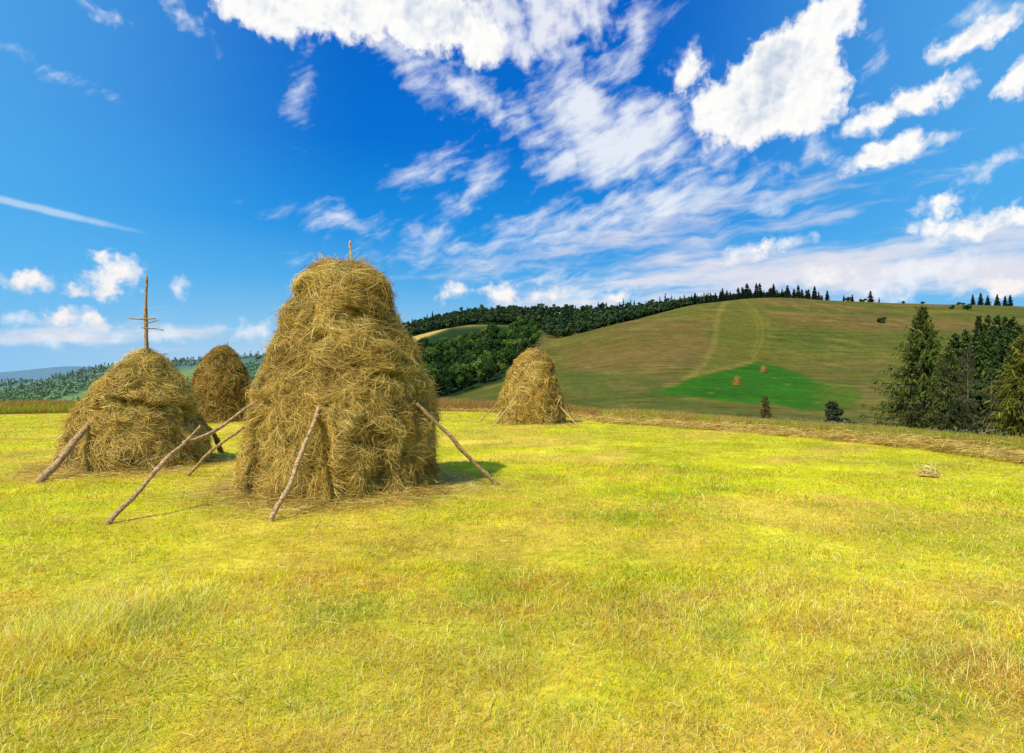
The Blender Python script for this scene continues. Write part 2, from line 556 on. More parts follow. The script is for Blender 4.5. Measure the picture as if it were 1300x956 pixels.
class Stack:
    """a hay stack: the outline (height, half width, lean of the axis) read off the photograph, in metres"""

    def __init__(s, cx, cy, prof, seed, lump=1.0, ledges=(), trim=.07):
        s.cx, s.cy, s.seed, s.lump, s.ledges = cx, cy, seed, lump, ledges
        prof = sorted(prof)
        s.h = np.array([q[0] for q in prof]) * (1 - .6 * trim / prof[-1][0])
        s.r = np.maximum(np.array([q[1] for q in prof]) - trim, .03)
        s.o = np.array([q[2] for q in prof])
        s.H = s.h[-1]
        # arc length along the outline, so that points spread evenly over the flat top too
        hh = np.linspace(0, s.H, 400)
        rr = np.interp(hh, s.h, s.r)
        k = np.exp(-0.5 * (np.arange(-9, 10) / 4.0) ** 2)
        rr = np.convolve(np.pad(rr, 9, mode='edge'), k / k.sum(), 'valid')
        rr[-10:] = np.minimum(rr[-10:], np.linspace(rr[-10], 0.01, 10))
        s.hh, s.rr = hh, rr
        s.L = np.concatenate([[0], np.cumsum(np.hypot(np.diff(hh), np.diff(rr)))])

    def radius(s, th, z):
        r0 = np.interp(z, s.hh, s.rr)
        p = np.stack([np.cos(th) * r0 * 1.0 + s.seed, np.sin(th) * r0 + s.seed * 2, z], -1)
        d = (fbm(p * np.array([1.25, 1.25, 1.0]), 3) - .5) * .28 * s.lump
        d += (fbm(p * 3.3 + 9, 3) - .5) * .24 * s.lump
        cl = np.abs(fbm(p * np.array([2.2, 2.2, 1.3]) + 31, 2) - .5)       # creases between forkfuls
        d -= np.clip(.075 - cl, 0, 1) * 1.5 * s.lump
        for (z0, th0, wth, dep) in s.ledges:       # a forkful hanging over the one beneath
            wz = np.exp(-(np.arctan2(np.sin(th - th0), np.cos(th - th0)) / wth) ** 2)
            zz = z - z0 - .16 * np.sin(th * 2.3 + s.seed + z0) - .5 * (vnoise(np.stack([np.cos(th) * 2.4 + s.seed, np.sin(th) * 2.4, z0 + 0 * th], -1)) - .5)
            wz = wz * sstep(.30, .62, vnoise(np.stack([np.cos(th) * 3.1 + 5, np.sin(th) * 3.1 + s.seed, 3 * z0 + 0 * th], -1)))
            d += wz * dep * np.where(zz > 0, np.exp(-(zz / .35) ** 2) * .6, -np.exp(-(zz / .22) ** 2))
        return np.maximum(r0 + d * np.clip(r0 / .5, .1, 1), 0.005)

    def surf(s, th, l, off=0.0):
        """point at angle th and outline length l (from the foot), off metres outside"""
        lc = np.clip(l, 0, s.L[-1])
        z = np.interp(lc, s.L, s.hh)
        r = s.radius(th, z) + off
        ox = np.interp(z, s.h, s.o)
        slope = np.interp(z, s.hh, np.gradient(s.rr, s.hh))
        zz = z + off * np.clip(-slope, 0, 3) * .4
        return np.stack([s.cx + ox + np.cos(th) * r, s.cy + np.sin(th) * r, zz], -1)

    def hit(s, px, py):
        """where a line of sight at this place of the photograph meets the outline"""
        Y = np.linspace(s.cy - 3, s.cy + 1.0, 900)
        X = (px - CX) / F * Y
        Z = CAMH + (HOR - py) / F * Y
        r = np.interp(Z, s.h, s.r)
        ins = np.hypot(X - s.cx - np.interp(Z, s.h, s.o), Y - s.cy) < r
        k = np.argmax(ins) if ins.any() else int(np.argmin(np.hypot(X - s.cx, Y - s.cy)))
        return np.array([X[k], Y[k], Z[k]])

    def build(s, name, n, wid, length, tint=(1, 1, 1), bias=0.0, skirt=3000, stray=.04):
        sp = Soup()
        # the dense body
        th = np.linspace(0, 2 * np.pi, 121)[:-1]
        ll = np.linspace(0, s.L[-1], 90)
        TH, LL = np.meshgrid(th, ll)
        V = s.surf(TH.ravel(), LL.ravel(), -.05)
        V[:, 2] -= .02
        V[V[:, 2] < .05, 2] = -.1
        nt_, nl = len(th), len(ll)
        i = np.arange(nl - 1)[:, None] * nt_
        j = np.arange(nt_)[None]
        k = (j + 1) % nt_
        Q = np.stack([i + j, i + k, i + nt_ + k, i + nt_ + j], -1).reshape(-1, 4)
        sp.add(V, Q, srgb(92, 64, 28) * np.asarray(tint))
        # the stalks: draped down the side, each forkful lying its own way
        area = np.interp(ll, s.L, np.interp(s.hh, s.hh, s.rr)) + .05
        cdf = np.cumsum(area)
        l0 = np.interp(RNG.random(n) * cdf[-1], np.concatenate([[0], cdf]), np.concatenate([[0], ll]))
        t0 = RNG.random(n) * 2 * np.pi
        z0 = np.interp(l0, s.L, s.hh)
        r0 = np.maximum(np.interp(z0, s.hh, s.rr), .12)
        p = np.stack([np.cos(t0) * r0 + s.seed, np.sin(t0) * r0, z0], -1)
        swirl = (fbm(p * np.array([1.1, 1.1, .9]) + 70, 3) - .5) * 5.0
        phi = swirl + RNG.normal(0, .85, n)
        L_ = length * RNG.uniform(.5, 1.5, n)
        K = 4
        u = np.linspace(0, 1, K)[None]
        curl = RNG.normal(0, .2, n)[:, None]
        ph = phi[:, None] + curl * (u - .3)
        dl = -np.cos(ph) * L_[:, None] * u
        dt = np.sin(ph) * L_[:, None] * u / np.maximum(r0, .3)[:, None]
        lift = RNG.gamma(1.5, .026, n)
        out = RNG.random(n) < stray
        lift[out] += RNG.uniform(.03, .12, out.sum())
        offs = (RNG.uniform(-.04, .05, n) + (fbm(p * np.array([4.5, 4.5, 3.0]), 3) - .5) * .27)[:, None] + lift[:, None] * np.where(out[:, None], u * 1.2, np.sin(u * np.pi))
        ls = (l0[:, None] + dl)
        P = s.surf((t0[:, None] + dt).ravel(), ls.ravel(), offs.ravel()).reshape(n, K, 3)
        below = np.clip(-ls, 0, 1)                  # past the foot a stalk runs out over the ground
        P[:, :, 0] += np.cos(t0)[:, None] * below * .8
        P[:, :, 1] += np.sin(t0)[:, None] * below * .8
        P[:, :, 2] = np.maximum(P[:, :, 2] + RNG.normal(0, .006, n)[:, None], .012)
        T = unit(P[:, -1] - P[:, 0])
        Nn = unit(np.stack([np.cos(t0), np.sin(t0), np.full(n, .4)], -1))
        roll = RNG.normal(0, .6, n)[:, None]
        side = unit(np.cross(T, Nn)) * np.cos(roll) + Nn * np.sin(roll)
        W = wid * RNG.uniform(.6, 1.4, n)[:, None] * np.array([.7, 1, .9, .35])[None]
        depth = np.clip(.62 + (offs.mean(1) - .01) * 6.6, .20, 1.15)[:, None]      # paler outside, browner within; the shade of the hollows is painted in
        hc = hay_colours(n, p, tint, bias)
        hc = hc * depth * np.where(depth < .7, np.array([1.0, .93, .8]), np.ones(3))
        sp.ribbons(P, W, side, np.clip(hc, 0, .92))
        # loose wisps lying round the foot
        if skirt:
            m = skirt
            t1 = RNG.random(m) * 2 * np.pi
            rr = np.interp(0, s.h, s.r) * 1.0 + RNG.gamma(1.2, .26, m) * (1 + .8 * vnoise(np.stack([np.cos(t1) * 3 + s.seed, np.sin(t1) * 3, t1 * 0], -1)))
            a = RNG.random(m) * 2 * np.pi
            c = np.stack([s.cx + s.o[0] + np.cos(t1) * rr, s.cy + np.sin(t1) * rr, .015 + RNG.gamma(1.3, .035, m) * np.exp(-(rr - s.r[0]) * 2)], -1)
            Ls = length * RNG.uniform(.4, 1.1, m)
            d = np.stack([np.cos(a), np.sin(a), RNG.normal(0, .08, m)], -1)
            uu = np.linspace(-.5, .5, 4)
            P = c[:, None] + d[:, None] * (uu[None] * Ls[:, None])[:, :, None]
            cr = np.stack([-np.sin(a), np.cos(a), 0 * a], -1)
            P += cr[:, None] * ((uu ** 2)[None] * RNG.normal(0, .4, m)[:, None] * Ls[:, None])[:, :, None]
            P[:, :, 2] = np.maximum(P[:, :, 2], .012)
            sp.ribbons(P, wid * RNG.uniform(.6, 1.2, m)[:, None] * np.array([.6, 1, 1, .5])[None], unit(cr + np.stack([0 * a, 0 * a, RNG.normal(0, .5, m)], -1)),
                       hay_colours(m, c, np.asarray(tint) * 1.05, bias - .12))
        return sp.mesh(name, [M_STRAW])


def profile(yc, ground_py, rows):
    """rows of (py, left px, right px) on the photograph to (height, half width, axis offset) in metres"""
    k = yc / F
    cx = None
    out = []
    for py, a, b in rows:
        c = (a + b) / 2
        if cx is None:
            cx = c
        out.append(((ground_py - py) * k, (b - a) / 2 * k, (c - cx) * k))
    return (cx - CX) * k, out


def stalk_tip(x, y, z):
    return np.array([x, y, z])


def pole_mesh(name, pts, r0, r1, tint=1.0, sides=12, wob=.26, pale_tip=None, k=26):
    """a tapering, slightly crooked pole through the given points"""
    pts = np.array(pts, float)
    d = np.concatenate([[0], np.cumsum(np.linalg.norm(np.diff(pts, axis=0), axis=1))])
    u = np.linspace(0, d[-1], k)
    P = np.stack([np.interp(u, d, pts[:, i]) for i in range(3)], -1)
    ker = np.array([1, 2, 3, 2, 1]) / 9
    if len(pts) > 2:
        for i in range(3):
            P[2:-2, i] = np.convolve(P[:, i], ker, 'valid')
    jit = (fbm(P * 2.1, 3) - .5) * .09
    P[1:-1, 0] += jit[1:-1]
    R = np.linspace(r0, r1, k) * (1 + .10 * np.sin(u * 7 + pts[0, 0] * 3))
    C = np.ones((k, 3)) * tint
    if pale_tip is not None:
        C[-pale_tip:] = np.array([1.5, 1.25, 1.1]) * tint
    sp = Soup()
    sp.tube(P, R, C, 0, sides, wob)
    return sp.mesh(name, [M_POLE], True)


def add_stack(st, label, mesh, pole=None):
    root = bpy.data.objects.new('hay_stack', None)
    COL.objects.link(root)
    root.location = (st.cx, st.cy, 0)
    tag(root, label, 'hay stack', 'hay stacks on the mown meadow')
    h = link('hay', mesh, root, (-st.cx, -st.cy, 0))
    return root


def child(name, me, root, st):
    return link(name, me, root, (-st.cx, -st.cy, 0))


# the big one
cx, pr = profile(11.43, 616, [(616, 312, 562), (600, 312, 562), (575, 314, 558), (530, 318, 553), (490, 329, 543), (455, 344, 530), (430, 354, 515), (412, 362, 502),
                              (397, 367, 497), (378, 373, 495), (360, 380, 490), (346, 390, 480), (337, 402, 466), (330.5, 420, 450)])
BIG = Stack(cx, 11.43, pr, 3.1, 1.0, trim=.105, ledges= ((3.15, -.9, .7, .14), (2.15, -.7, .9, .14), (1.5, -2.0, .8, .08), (1.15, -.5, .7, .08)))
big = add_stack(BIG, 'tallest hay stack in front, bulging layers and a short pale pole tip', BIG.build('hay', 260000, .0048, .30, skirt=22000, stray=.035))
tx = BIG.cx + (437 - 428.5) / F * 11.43
child('centre_pole', pole_mesh('centre_pole', [(tx - .02, 11.43, 3.2), (tx, 11.43, 4.12), (tx, 11.43, 4.26), (tx, 11.43, 4.43)], .036, .020, 1.0, k=30, pale_tip=9), big, BIG)

# the left one with the cross-barred pole
cx, pr = profile(14.4, 590, [(590, 90, 260), (575, 92, 258), (560, 96, 255), (520, 109, 240), (490, 127, 229), (470, 145, 215), (457, 160, 205), (448, 173, 196), (441, 182, 189)])
LEFT = Stack(cx, 14.4, pr, 8.7, .9, ((1.5, -1.0, .9, .12), (.9, -.5, .8, .10), (.7, -2.2, .8, .08)))
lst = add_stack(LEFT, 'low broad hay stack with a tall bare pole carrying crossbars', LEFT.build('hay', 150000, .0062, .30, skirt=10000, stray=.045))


def onplane(px, py, Y):
    return np.array([(px - CX) / F * Y, Y, CAMH + (HOR - py) / F * Y])


Yl = 14.4
pl = child('centre_pole', pole_mesh('centre_pole', [onplane(185.5, 470, Yl), onplane(185.8, 440, Yl), onplane(185, 400, Yl), onplane(186, 370, Yl), onplane(185.6, 350, Yl)], .055, .026, .85), lst, LEFT)
for pts, r in (([(163.5, 404, Yl), (180, 405.5, Yl - .05), (197.5, 404.5, Yl)], .017), ([(184, 410.5, Yl), (193, 408.5, Yl - .06), (200.5, 406.5, Yl - .1)], .014),
               ([(179.5, 416, Yl - .04), (190, 417.2, Yl - .05), (198, 417, Yl), (207.5, 419.5, Yl)], .016)):
    link('crossbar', pole_mesh('crossbar', [onplane(*q) for q in pts], r, r * .7, .7, 6, k=10), pl)

# the one behind between them
cx, pr = profile(32.0, 535, [(535, 245, 317), (515, 245, 317), (498, 246, 316), (480, 249, 313), (462, 256, 307), (450, 264, 299), (443, 271, 292), (438, 280, 287)])
MID = Stack(cx, 32.0, pr, 14.2, .8, ((2.2, -1.2, .9, .07), (1.2, -.8, .9, .08)))
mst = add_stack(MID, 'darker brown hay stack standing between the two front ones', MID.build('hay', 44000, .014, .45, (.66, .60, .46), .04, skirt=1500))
child('centre_pole', pole_mesh('centre_pole', [onplane(289, 450, 32), onplane(289, 440, 32), onplane(289, 434, 32)], .05, .02, .6, k=12), mst, MID)

# the right one
cx, pr = profile(30.4, 537, [(537, 634, 717), (520, 635, 717), (505, 637, 713), (490, 640, 709), (472, 648, 704), (460, 655, 700), (452, 661, 695), (447, 668, 689), (444.5, 674, 684)])
RIGHT = Stack(cx, 30.4, pr, 21.9, .8, ((2.0, -.6, .9, .12), (1.1, -1.8, .9, .10)))
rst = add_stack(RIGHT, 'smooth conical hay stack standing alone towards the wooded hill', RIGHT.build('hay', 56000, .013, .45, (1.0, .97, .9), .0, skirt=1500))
child('centre_pole', pole_mesh('centre_pole', [onplane(681, 455, 30.4), onplane(681, 446, 30.4), onplane(681.4, 440.5, 30.4)], .04, .02, .9, k=12), rst, RIGHT)


def feet(px, py):
    Y = F * CAMH / (py - HOR)
    return np.array([(px - CX) / F * Y, Y, -.03])


def prop(label, pts, r0, r1, tint=1.0):
    base = np.array(pts[0])
    o = link('prop_pole', pole_mesh('prop_pole', np.array(pts) - base, r0, r1, tint), None, base)
    return tag(o, label, 'pole', 'poles propping the hay stacks')


# poles against the big stack
a, b = feet(134.5, 666.5), BIG.hit(331, 506)
mid1 = a + (b - a) * .47
mid1 = onplane(228, 564, mid1[1])
mid2 = onplane(272, 548, a[1] + (b - a)[1] * .70)
b2 = b + (b - mid2) * .12
fk = prop('long forked pole leaning against the left of the tallest stack', [a, mid1, mid2, b2], .034, .022)
f0 = mid1 + (mid2 - mid1) * .08
link('fork_branch', pole_mesh('fork_branch', np.array([f0, onplane(245, 549, f0[1] + .1), onplane(253.5, 539.5, f0[1] + .15)]) - a, .020, .010, 1.0, 8, k=14), fk)
s0 = a + (mid1 - a) * .66
link('twig_stub', pole_mesh('twig_stub', np.array([s0, s0 + np.array([-.06, 0, .08]), s0 + np.array([-.13, .02, .11])]) - a, .012, .005, 1.0, 6, k=8), fk)
prop('thin short pole behind the forked one, its top in the tallest stack', [feet(237.5, 604.5), onplane(268, 572, 12.2), onplane(309, 543, 11.8)], .034, .026, .95)
a, b = feet(344, 662), BIG.hit(406, 511)
prop('slim upright pole leaning on the front of the tallest stack', [a, a + (b - a) * .45 + np.array([.03, 0, -.03]), a + (b - a) * .75 + np.array([.04, 0, .0]), b + np.array([0, .1, .12])], .036, .026, 1.05)
a, b = feet(633, 614.5), BIG.hit(524, 513)
nv_ = unit(b[:2] - np.array([BIG.cx, BIG.cy]))
b = b + np.array([nv_[0] * .07, nv_[1] * .07, .03])
prop('pale straight pole leaning on the shaded right of the tallest stack', [a, (a + b) / 2, b], .040, .030, 1.15)
# left stack
a, b = feet(49, 612.5), LEFT.hit(119, 531)
prop('thick grey pole leaning on the left of the low broad stack', [a, (a + b) / 2 + np.array([0, 0, -.03]), b + (b - a) * .08], .075, .055)
a = feet(282, 574)
prop('dark crooked pole behind the right of the low broad stack', [a, onplane(271, 551, 15.6), onplane(254, 533, 14.8)], .07, .05, .42)  # low tint paints in the shade behind the stack
# right stack
for lab, f_, t_ in (('thin pole left of the lone right stack, farther of its left pair', (609, 535), (638, 505)),
                    ('thin pole on the front left of the lone right stack', (625, 542.5), (659.5, 497)),
                    ('thin pole leaning on the right of the lone stack, foot out to the right', (734.5, 540), (709, 514)),
                    ('thin steep pole behind the right of the lone stack', (727, 531.5), (711, 492))):
    a = feet(*f_)
    b = RIGHT.hit(*t_)
    if f_[1] < 536:
        b = onplane(t_[0], t_[1], 30.6)
    prop(lab, [a, (a + b) / 2, b + (b - a) * .05], .035, .024, 1.2)
a = feet(322, 527)
prop('small thin pole leaning on the right of the dark stack behind', [feet(330, 531), onplane(318, 508, 31.5), onplane(308, 496, 31.5)], .03, .02, .9)


# stacks far off on the green field
def far_stack(label, px, py, h, r, seed):
    g = ground_hit(px, py, 110, 400)
    st = Stack(0, 0, [(0, r, 0), (h * .3, r * .95, 0), (h * .6, r * .72, 0), (h * .85, r * .4, 0), (h * .97, r * .14, 0), (h, .03, 0)], seed, .6)
    o = link('hay_stack', st.build('hay', 5000, .05, .6, (.80, .68, .50), .05, skirt=0), None, g)
    tag(o, label, 'hay stack', 'hay stacks far off on the green field')


far_stack('tiny tawny hay stack low on the bright green field', 935.5, 489.3, 3.2, 1.35, 4.4)
far_stack('tiny hay stack at the top edge of the bright green field', 969.3, 472.5, 3.0, 1.4, 6.4)


# ------------------------------------------------------------------ sward
def wedge(n, r0, r1, power, lo=-47, hi=47):
    """points in the part of the meadow one can see; power < 2 crowds them towards the eye"""
    u = RNG.random(n)
    R = (r0 ** power + u * (r1 ** power - r0 ** power)) ** (1 / power)
    az = np.radians(RNG.uniform(lo, hi, n))
    return R * np.sin(az), R * np.cos(az), R, az


def in_stack(X, Y, grow=0.0):
    m = np.zeros(X.shape, bool)
    for st in (BIG, LEFT, MID, RIGHT):
        m |= np.hypot(X - st.cx - st.o[0], Y - st.cy) < st.r[0] * .97 + grow
    return m


G_YEL, G_LIME, G_GRN, G_STRAW, G_BRN = srgb(248, 228, 34), srgb(214, 224, 24), srgb(136, 186, 18), srgb(252, 238, 150), srgb(222, 172, 84)


def sward_colour(X, Y, n):
    a = fbm(xyz(X * .33, Y * .33, 51.0), 4)
    b = fbm(xyz(X * .8, Y * .8, 61.0), 4)
    c = fbm(xyz(X * .22, Y * .22, 71.0), 3)
    e = RNG.random(n)
    C = np.empty((n, 3))
    t = np.clip(sstep(.38, .62, a) * .5 + .3 * RNG.random(n) + .15 * (1 - sstep(5, 12, np.hypot(X, Y))), 0, 1)[:, None]
    C[:] = G_LIME * (1 - t) + G_YEL * t
    gr = sstep(.53, .66, b)
    C = np.where((e < .13 + .5 * gr)[:, None], G_GRN * .6 + C * .4, C)
    near_ = 1 - sstep(5.5, 11.0, np.hypot(X, Y))
    dry = np.clip(sstep(.47, .64, c) * (.5 + .9 * near_) + .10 * near_, 0, 1)
    e2 = RNG.random(n)
    patch = np.exp(-((X - .5) / .75) ** 2 - ((Y - 4.9) / 1.0) ** 2) + .7 * np.exp(-((X + 1.5) / .6) ** 2 - ((Y - 5.6) / .7) ** 2) + .6 * np.exp(-((X - 2.9) / .5) ** 2 - ((Y - 4.0) / .5) ** 2)
    C = np.where((e2 < .07 + .26 * dry + .55 * patch)[:, None], G_BRN * .75 + C * .25, C)
    f_ = fbm(xyz(X * 2.6, Y * 2.6, 75.0), 3)
    C = np.where(((RNG.random(n) < .7) & (f_ > .58))[:, None], G_BRN * .55 + C * .35, C)
    C = np.where(((RNG.random(n) < .6) & (f_ < .38))[:, None], G_GRN * .45 + C * .5, C)
    e3 = RNG.random(n)
    C = np.where((e3 < .10 + .28 * dry)[:, None], G_STRAW * .8 + C * .2, C)
    return C * RNG.uniform(.62, 1.35, n)[:, None], a, b, c


def build_grass():
    sp = Soup()
    for n, r0, r1, pw in ((210000, 1.7, 6.5, 1.3), (260000, 5, 15, 1.2), (280000, 11, 47, 1.25)):
        X, Y, R, az = wedge(n, r0, r1, pw)
        s = R - edge_r(az)
        ok = (s < .6) & ~in_stack(X, Y)
        # thinner where the soil shows
        bare = fbm(xyz(X * .9, Y * .9, 81.0), 3)
        ok &= RNG.random(n) > sstep(.50, .68, bare) * .55
        X, Y, R = X[ok], Y[ok], R[ok]
        n = len(X)
        C, a, b, c = sward_colour(X, Y, n)
        hgt = RNG.gamma(4, .0085, n) * (.6 + .9 * b)
        tuft = sstep(.60, .72, fbm(xyz(X * 1.3, Y * 1.3, 91.0), 3))
        left = np.exp(-((X + 3.05) / .5) ** 2 - ((Y - 4.6) / .75) ** 2)      # the taller pale tussock at the lower left
        hgt *= 1 + tuft * .9 + left * 2.4
        hgt *= 1 + np.clip(R - 10, 0, 40) * .006
        C = np.where((RNG.random(n) < left * .45)[:, None], G_STRAW * .6 + G_LIME * .4, C)
        w = .0030 * (np.maximum(R, 3) / 4) ** .75 * RNG.uniform(.7, 1.5, n)
        ang = RNG.random(n) * 2 * np.pi
        lean = RNG.gamma(2, .55, n)
        d = np.stack([np.cos(ang) * lean, np.sin(ang) * lean, np.ones(n)], -1)
        d = unit(d)
        Z = ground_z(X, Y)
        P0 = np.stack([X, Y, Z - .005], -1)
        P1 = P0 + d * (hgt * .55)[:, None]
        d2 = unit(d + np.stack([np.cos(ang), np.sin(ang), np.full(n, -.7)], -1) * RNG.uniform(.1, .8, n)[:, None])
        P2 = P1 + d2 * (hgt * .6)[:, None]
        P = np.stack([P0, P1, P2], 1)
        sa = ang + np.pi / 2 + RNG.normal(0, .5, n)
        side = np.stack([np.cos(sa), np.sin(sa), np.zeros(n)], -1)
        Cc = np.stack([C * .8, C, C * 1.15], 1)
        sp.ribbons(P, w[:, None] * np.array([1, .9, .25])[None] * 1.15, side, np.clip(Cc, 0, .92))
    # clover and other flat-leaved weeds in patches
    n = 90000
    X, Y, R, az = wedge(n, 1.8, 11, 1.1)
    w_ = fbm(xyz(X * .9, Y * .9, 141.0), 3)
    ok = (RNG.random(n) < .012 + .35 * sstep(.56, .74, w_) * (1 - sstep(6, 10.5, R))) & ~in_stack(X, Y)
    X, Y, R = X[ok], Y[ok], R[ok]
    n = len(X)
    c = np.stack([X, Y, ground_z(X, Y) + RNG.uniform(.01, .045, n)], -1)
    a = RNG.random(n) * 6.283
    u = np.stack([np.cos(a), np.sin(a), RNG.normal(0, .3, n)], -1)
    l_ = (RNG.uniform(.004, .011, n) * np.maximum(R / 4, 1) ** .6)[:, None]
    P = np.stack([c - u * l_, c, c + u * l_], 1)
    sd_ = unit(np.cross(u, np.array([0, 0, 1.0])) + np.stack([0 * a, 0 * a, RNG.normal(0, .35, n)], -1))
    C = np.where((RNG.random(n) < .7)[:, None], srgb(136, 178, 24), srgb(182, 204, 44)) * RNG.uniform(.6, 1.2, n)[:, None]
    sp.ribbons(P, l_ * np.array([.4, 1.3, .3])[None], sd_, C)
    tag(link('grass', sp.mesh('grass', [M_GRASS])), kind='stuff')


def lying(n, X, Y, R, length, wid, C, up=.02):
    """dry stalks lying on the sward"""
    a = RNG.random(n) * 2 * np.pi
    Ls = length * RNG.uniform(.5, 1.5, n)
    Z = ground_z(X, Y) + .012 + RNG.gamma(1.5, up, n)
    c = np.stack([X, Y, Z], -1)
    d = np.stack([np.cos(a), np.sin(a), RNG.normal(0, .12, n)], -1)
    cr = np.stack([-np.sin(a), np.cos(a), 0 * a], -1)
    uu = np.linspace(-.5, .5, 4)
    P = c[:, None] + d[:, None] * (uu[None] * Ls[:, None])[:, :, None]
    P += cr[:, None] * ((uu ** 2)[None] * RNG.normal(0, .5, n)[:, None] * Ls[:, None])[:, :, None]
    P[:, :, 2] += (RNG.uniform(0, up, n)[:, None] * (1 - (2 * uu) ** 2)[None])
    side = unit(cr + np.stack([0 * a, 0 * a, RNG.normal(0, .5, n)], -1))
    return P, wid[:, None] * np.array([.6, 1, 1, .4])[None], side, C


def build_loose_hay():
    sp = Soup()
    # scattered over the mown meadow, in drifts
    n = 120000
    X, Y, R, az = wedge(n, 1.6, 44, 1.2)
    dr = fbm(xyz(X * .5, Y * .5, 101.0), 4)
    ok = (RNG.random(n) < .22 + .78 * sstep(.50, .68, dr)) & (R < edge_r(az)) & ~in_stack(X, Y)
    X, Y, R = X[ok], Y[ok], R[ok]
    n = len(X)
    C = hay_colours(n, xyz(X, Y, 1.0), (1.05, 1.03, .8), -.05)
    sp.ribbons(*lying(n, X, Y, R, .12, .0025 * (np.maximum(R, 3) / 4) ** .7, C, .016))
    # the thick dry band along the edge of the mown ground
    n = 120000
    az = np.radians(RNG.uniform(-47, 60, n))
    er = edge_r(az)
    w = np.interp(np.degrees(az), [-47, -20, -5, 5, 12, 25, 40, 60], [.0, .0, 1.0, 3.2, 4.5, 3.4, 2.6, 2.4])
    R = er + (RNG.beta(1.6, 1.8, n) - .12) * w
    X, Y = R * np.sin(az), R * np.cos(az)
    lump = fbm(xyz(X * .8, Y * .8, 111.0), 3)
    ok = (RNG.random(n) < .25 + .75 * sstep(.38, .6, lump)) & (w > .5)
    X, Y, R, lump = X[ok], Y[ok], R[ok], lump[ok]
    n = len(X)
    C = hay_colours(n, xyz(X, Y, 3.0), (1.0, .98, .88), -.16)
    sp.ribbons(*lying(n, X, Y, R, .35, .009 * (R / 18) ** .8, C, .05))
    tag(link('loose_hay', sp.mesh('loose_hay', [M_STRAW])), kind='stuff')


def build_tall_grass():
    sp = Soup()
    n = 170000
    az = np.radians(RNG.uniform(-48, 62, n))
    deg = np.degrees(az)
    er = edge_r(az)
    start = np.interp(deg, [-48, -20, -3, 5, 12, 25, 40, 60], [.3, .5, .8, 2.0, 3.6, 3.0, 2.2, 2.2])
    depth = np.interp(deg, [-48, -5, 10, 25, 40, 60], [14, 16, 12, 6, 4.5, 4])
    R = er + start + RNG.beta(1.1, 1.3, n) * depth
    X, Y = R * np.sin(az), R * np.cos(az)
    Z = ground_z(X, Y)
    nz = fbm(xyz(X * .25, Y * .25, 121.0), 3)
    nz2 = fbm(xyz(X * .7, Y * .7, 131.0), 3)
    C_dry = np.where((deg < 8)[:, None], srgb(188, 140, 82), srgb(214, 178, 92))
    h = np.interp(deg, [-48, -10, 5, 14, 25, 40, 60], [.75, .7, .5, .42, .36, .36, .4]) * (.5 + nz) * RNG.uniform(.5, 1.25, n)
    dryness = np.clip(np.interp(deg, [-48, -5, 5, 20, 40], [.9, .9, .75, .55, .45]) + (nz2 - .5) * 1.6, 0, 1)
    # the left rim has a green foot
    greenfoot = (deg < -10) & (R < er + 3.5)
    dry = (RNG.random(n) < dryness) & ~(greenfoot & (RNG.random(n) < .7))
    C = np.where(dry[:, None], C_dry, srgb(168, 182, 44)) * RNG.uniform(.6, 1.15, n)[:, None]
    red = RNG.random(n) < .18
    C[red & dry] = srgb(150, 104, 60)
    ang = RNG.random(n) * 2 * np.pi
    ln = RNG.gamma(2, .12, n)
    d = unit(np.stack([np.cos(ang) * ln, np.sin(ang) * ln, np.ones(n)], -1))
    P0 = np.stack([X, Y, Z - .02], -1)
    P1 = P0 + d * (h * .5)[:, None]
    d2 = unit(d + np.stack([np.cos(ang), np.sin(ang), np.full(n, -.2)], -1) * RNG.uniform(0, .6, n)[:, None])
    P2 = P1 + d2 * (h * .55)[:, None]
    side = np.stack([np.cos(ang + 1.57), np.sin(ang + 1.57), np.zeros(n)], -1)
    w = .010 * (R / 20) ** .9 * RNG.uniform(.6, 1.4, n)
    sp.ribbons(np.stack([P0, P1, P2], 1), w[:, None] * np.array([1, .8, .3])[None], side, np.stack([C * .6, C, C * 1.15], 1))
    tag(link('tall_grass', sp.mesh('tall_grass', [M_GRASS])), kind='stuff')
    # pale flower heads along the right rim
    sp = Soup()
    n = 620
    az = np.radians(RNG.uniform(17, 50, n))
    er = edge_r(az)
    R = er + np.interp(np.degrees(az), [17, 25, 40], [5.5, 4.6, 4.0]) + RNG.normal(0, .9, n)
    X, Y = R * np.sin(az), R * np.cos(az)
    ok = vnoise(xyz(X * .9, Y * .9, 5.0)) > .42
    X, Y, R = X[ok], Y[ok], R[ok]
    n = len(X)
    Z = ground_z(X, Y) + RNG.uniform(.26, .46, n)
    c = np.stack([X, Y, Z], -1)
    pal = np.array([srgb(206, 198, 186), srgb(178, 156, 170), srgb(196, 178, 150)])
    for q in range(3):
        a = RNG.random(n) * 2 * np.pi
        u = np.stack([np.cos(a), np.sin(a), RNG.normal(0, .5, n)], -1) * RNG.uniform(.007, .017, n)[:, None]
        cc = c + RNG.normal(0, .022, (n, 3))
        P = np.stack([cc - u, cc + u], 1)
        sp.ribbons(P, np.full((n, 2), .022), unit(np.cross(unit(u), RNG.normal(0, 1, (n, 3)))), pal[RNG.integers(0, 3, n)])
    st0 = c.copy()
    st0[:, 2] -= .42
    sp.ribbons(np.stack([st0, c], 1), np.full((n, 2), .008), unit(np.stack([np.ones(n), -X / Y, 0 * X], -1)), np.tile(srgb(120, 130, 50), (n, 1)))
    tag(link('wildflowers', sp.mesh('wildflowers', [M_GRASS])), kind='stuff')


build_grass()
build_loose_hay()
build_tall_grass()

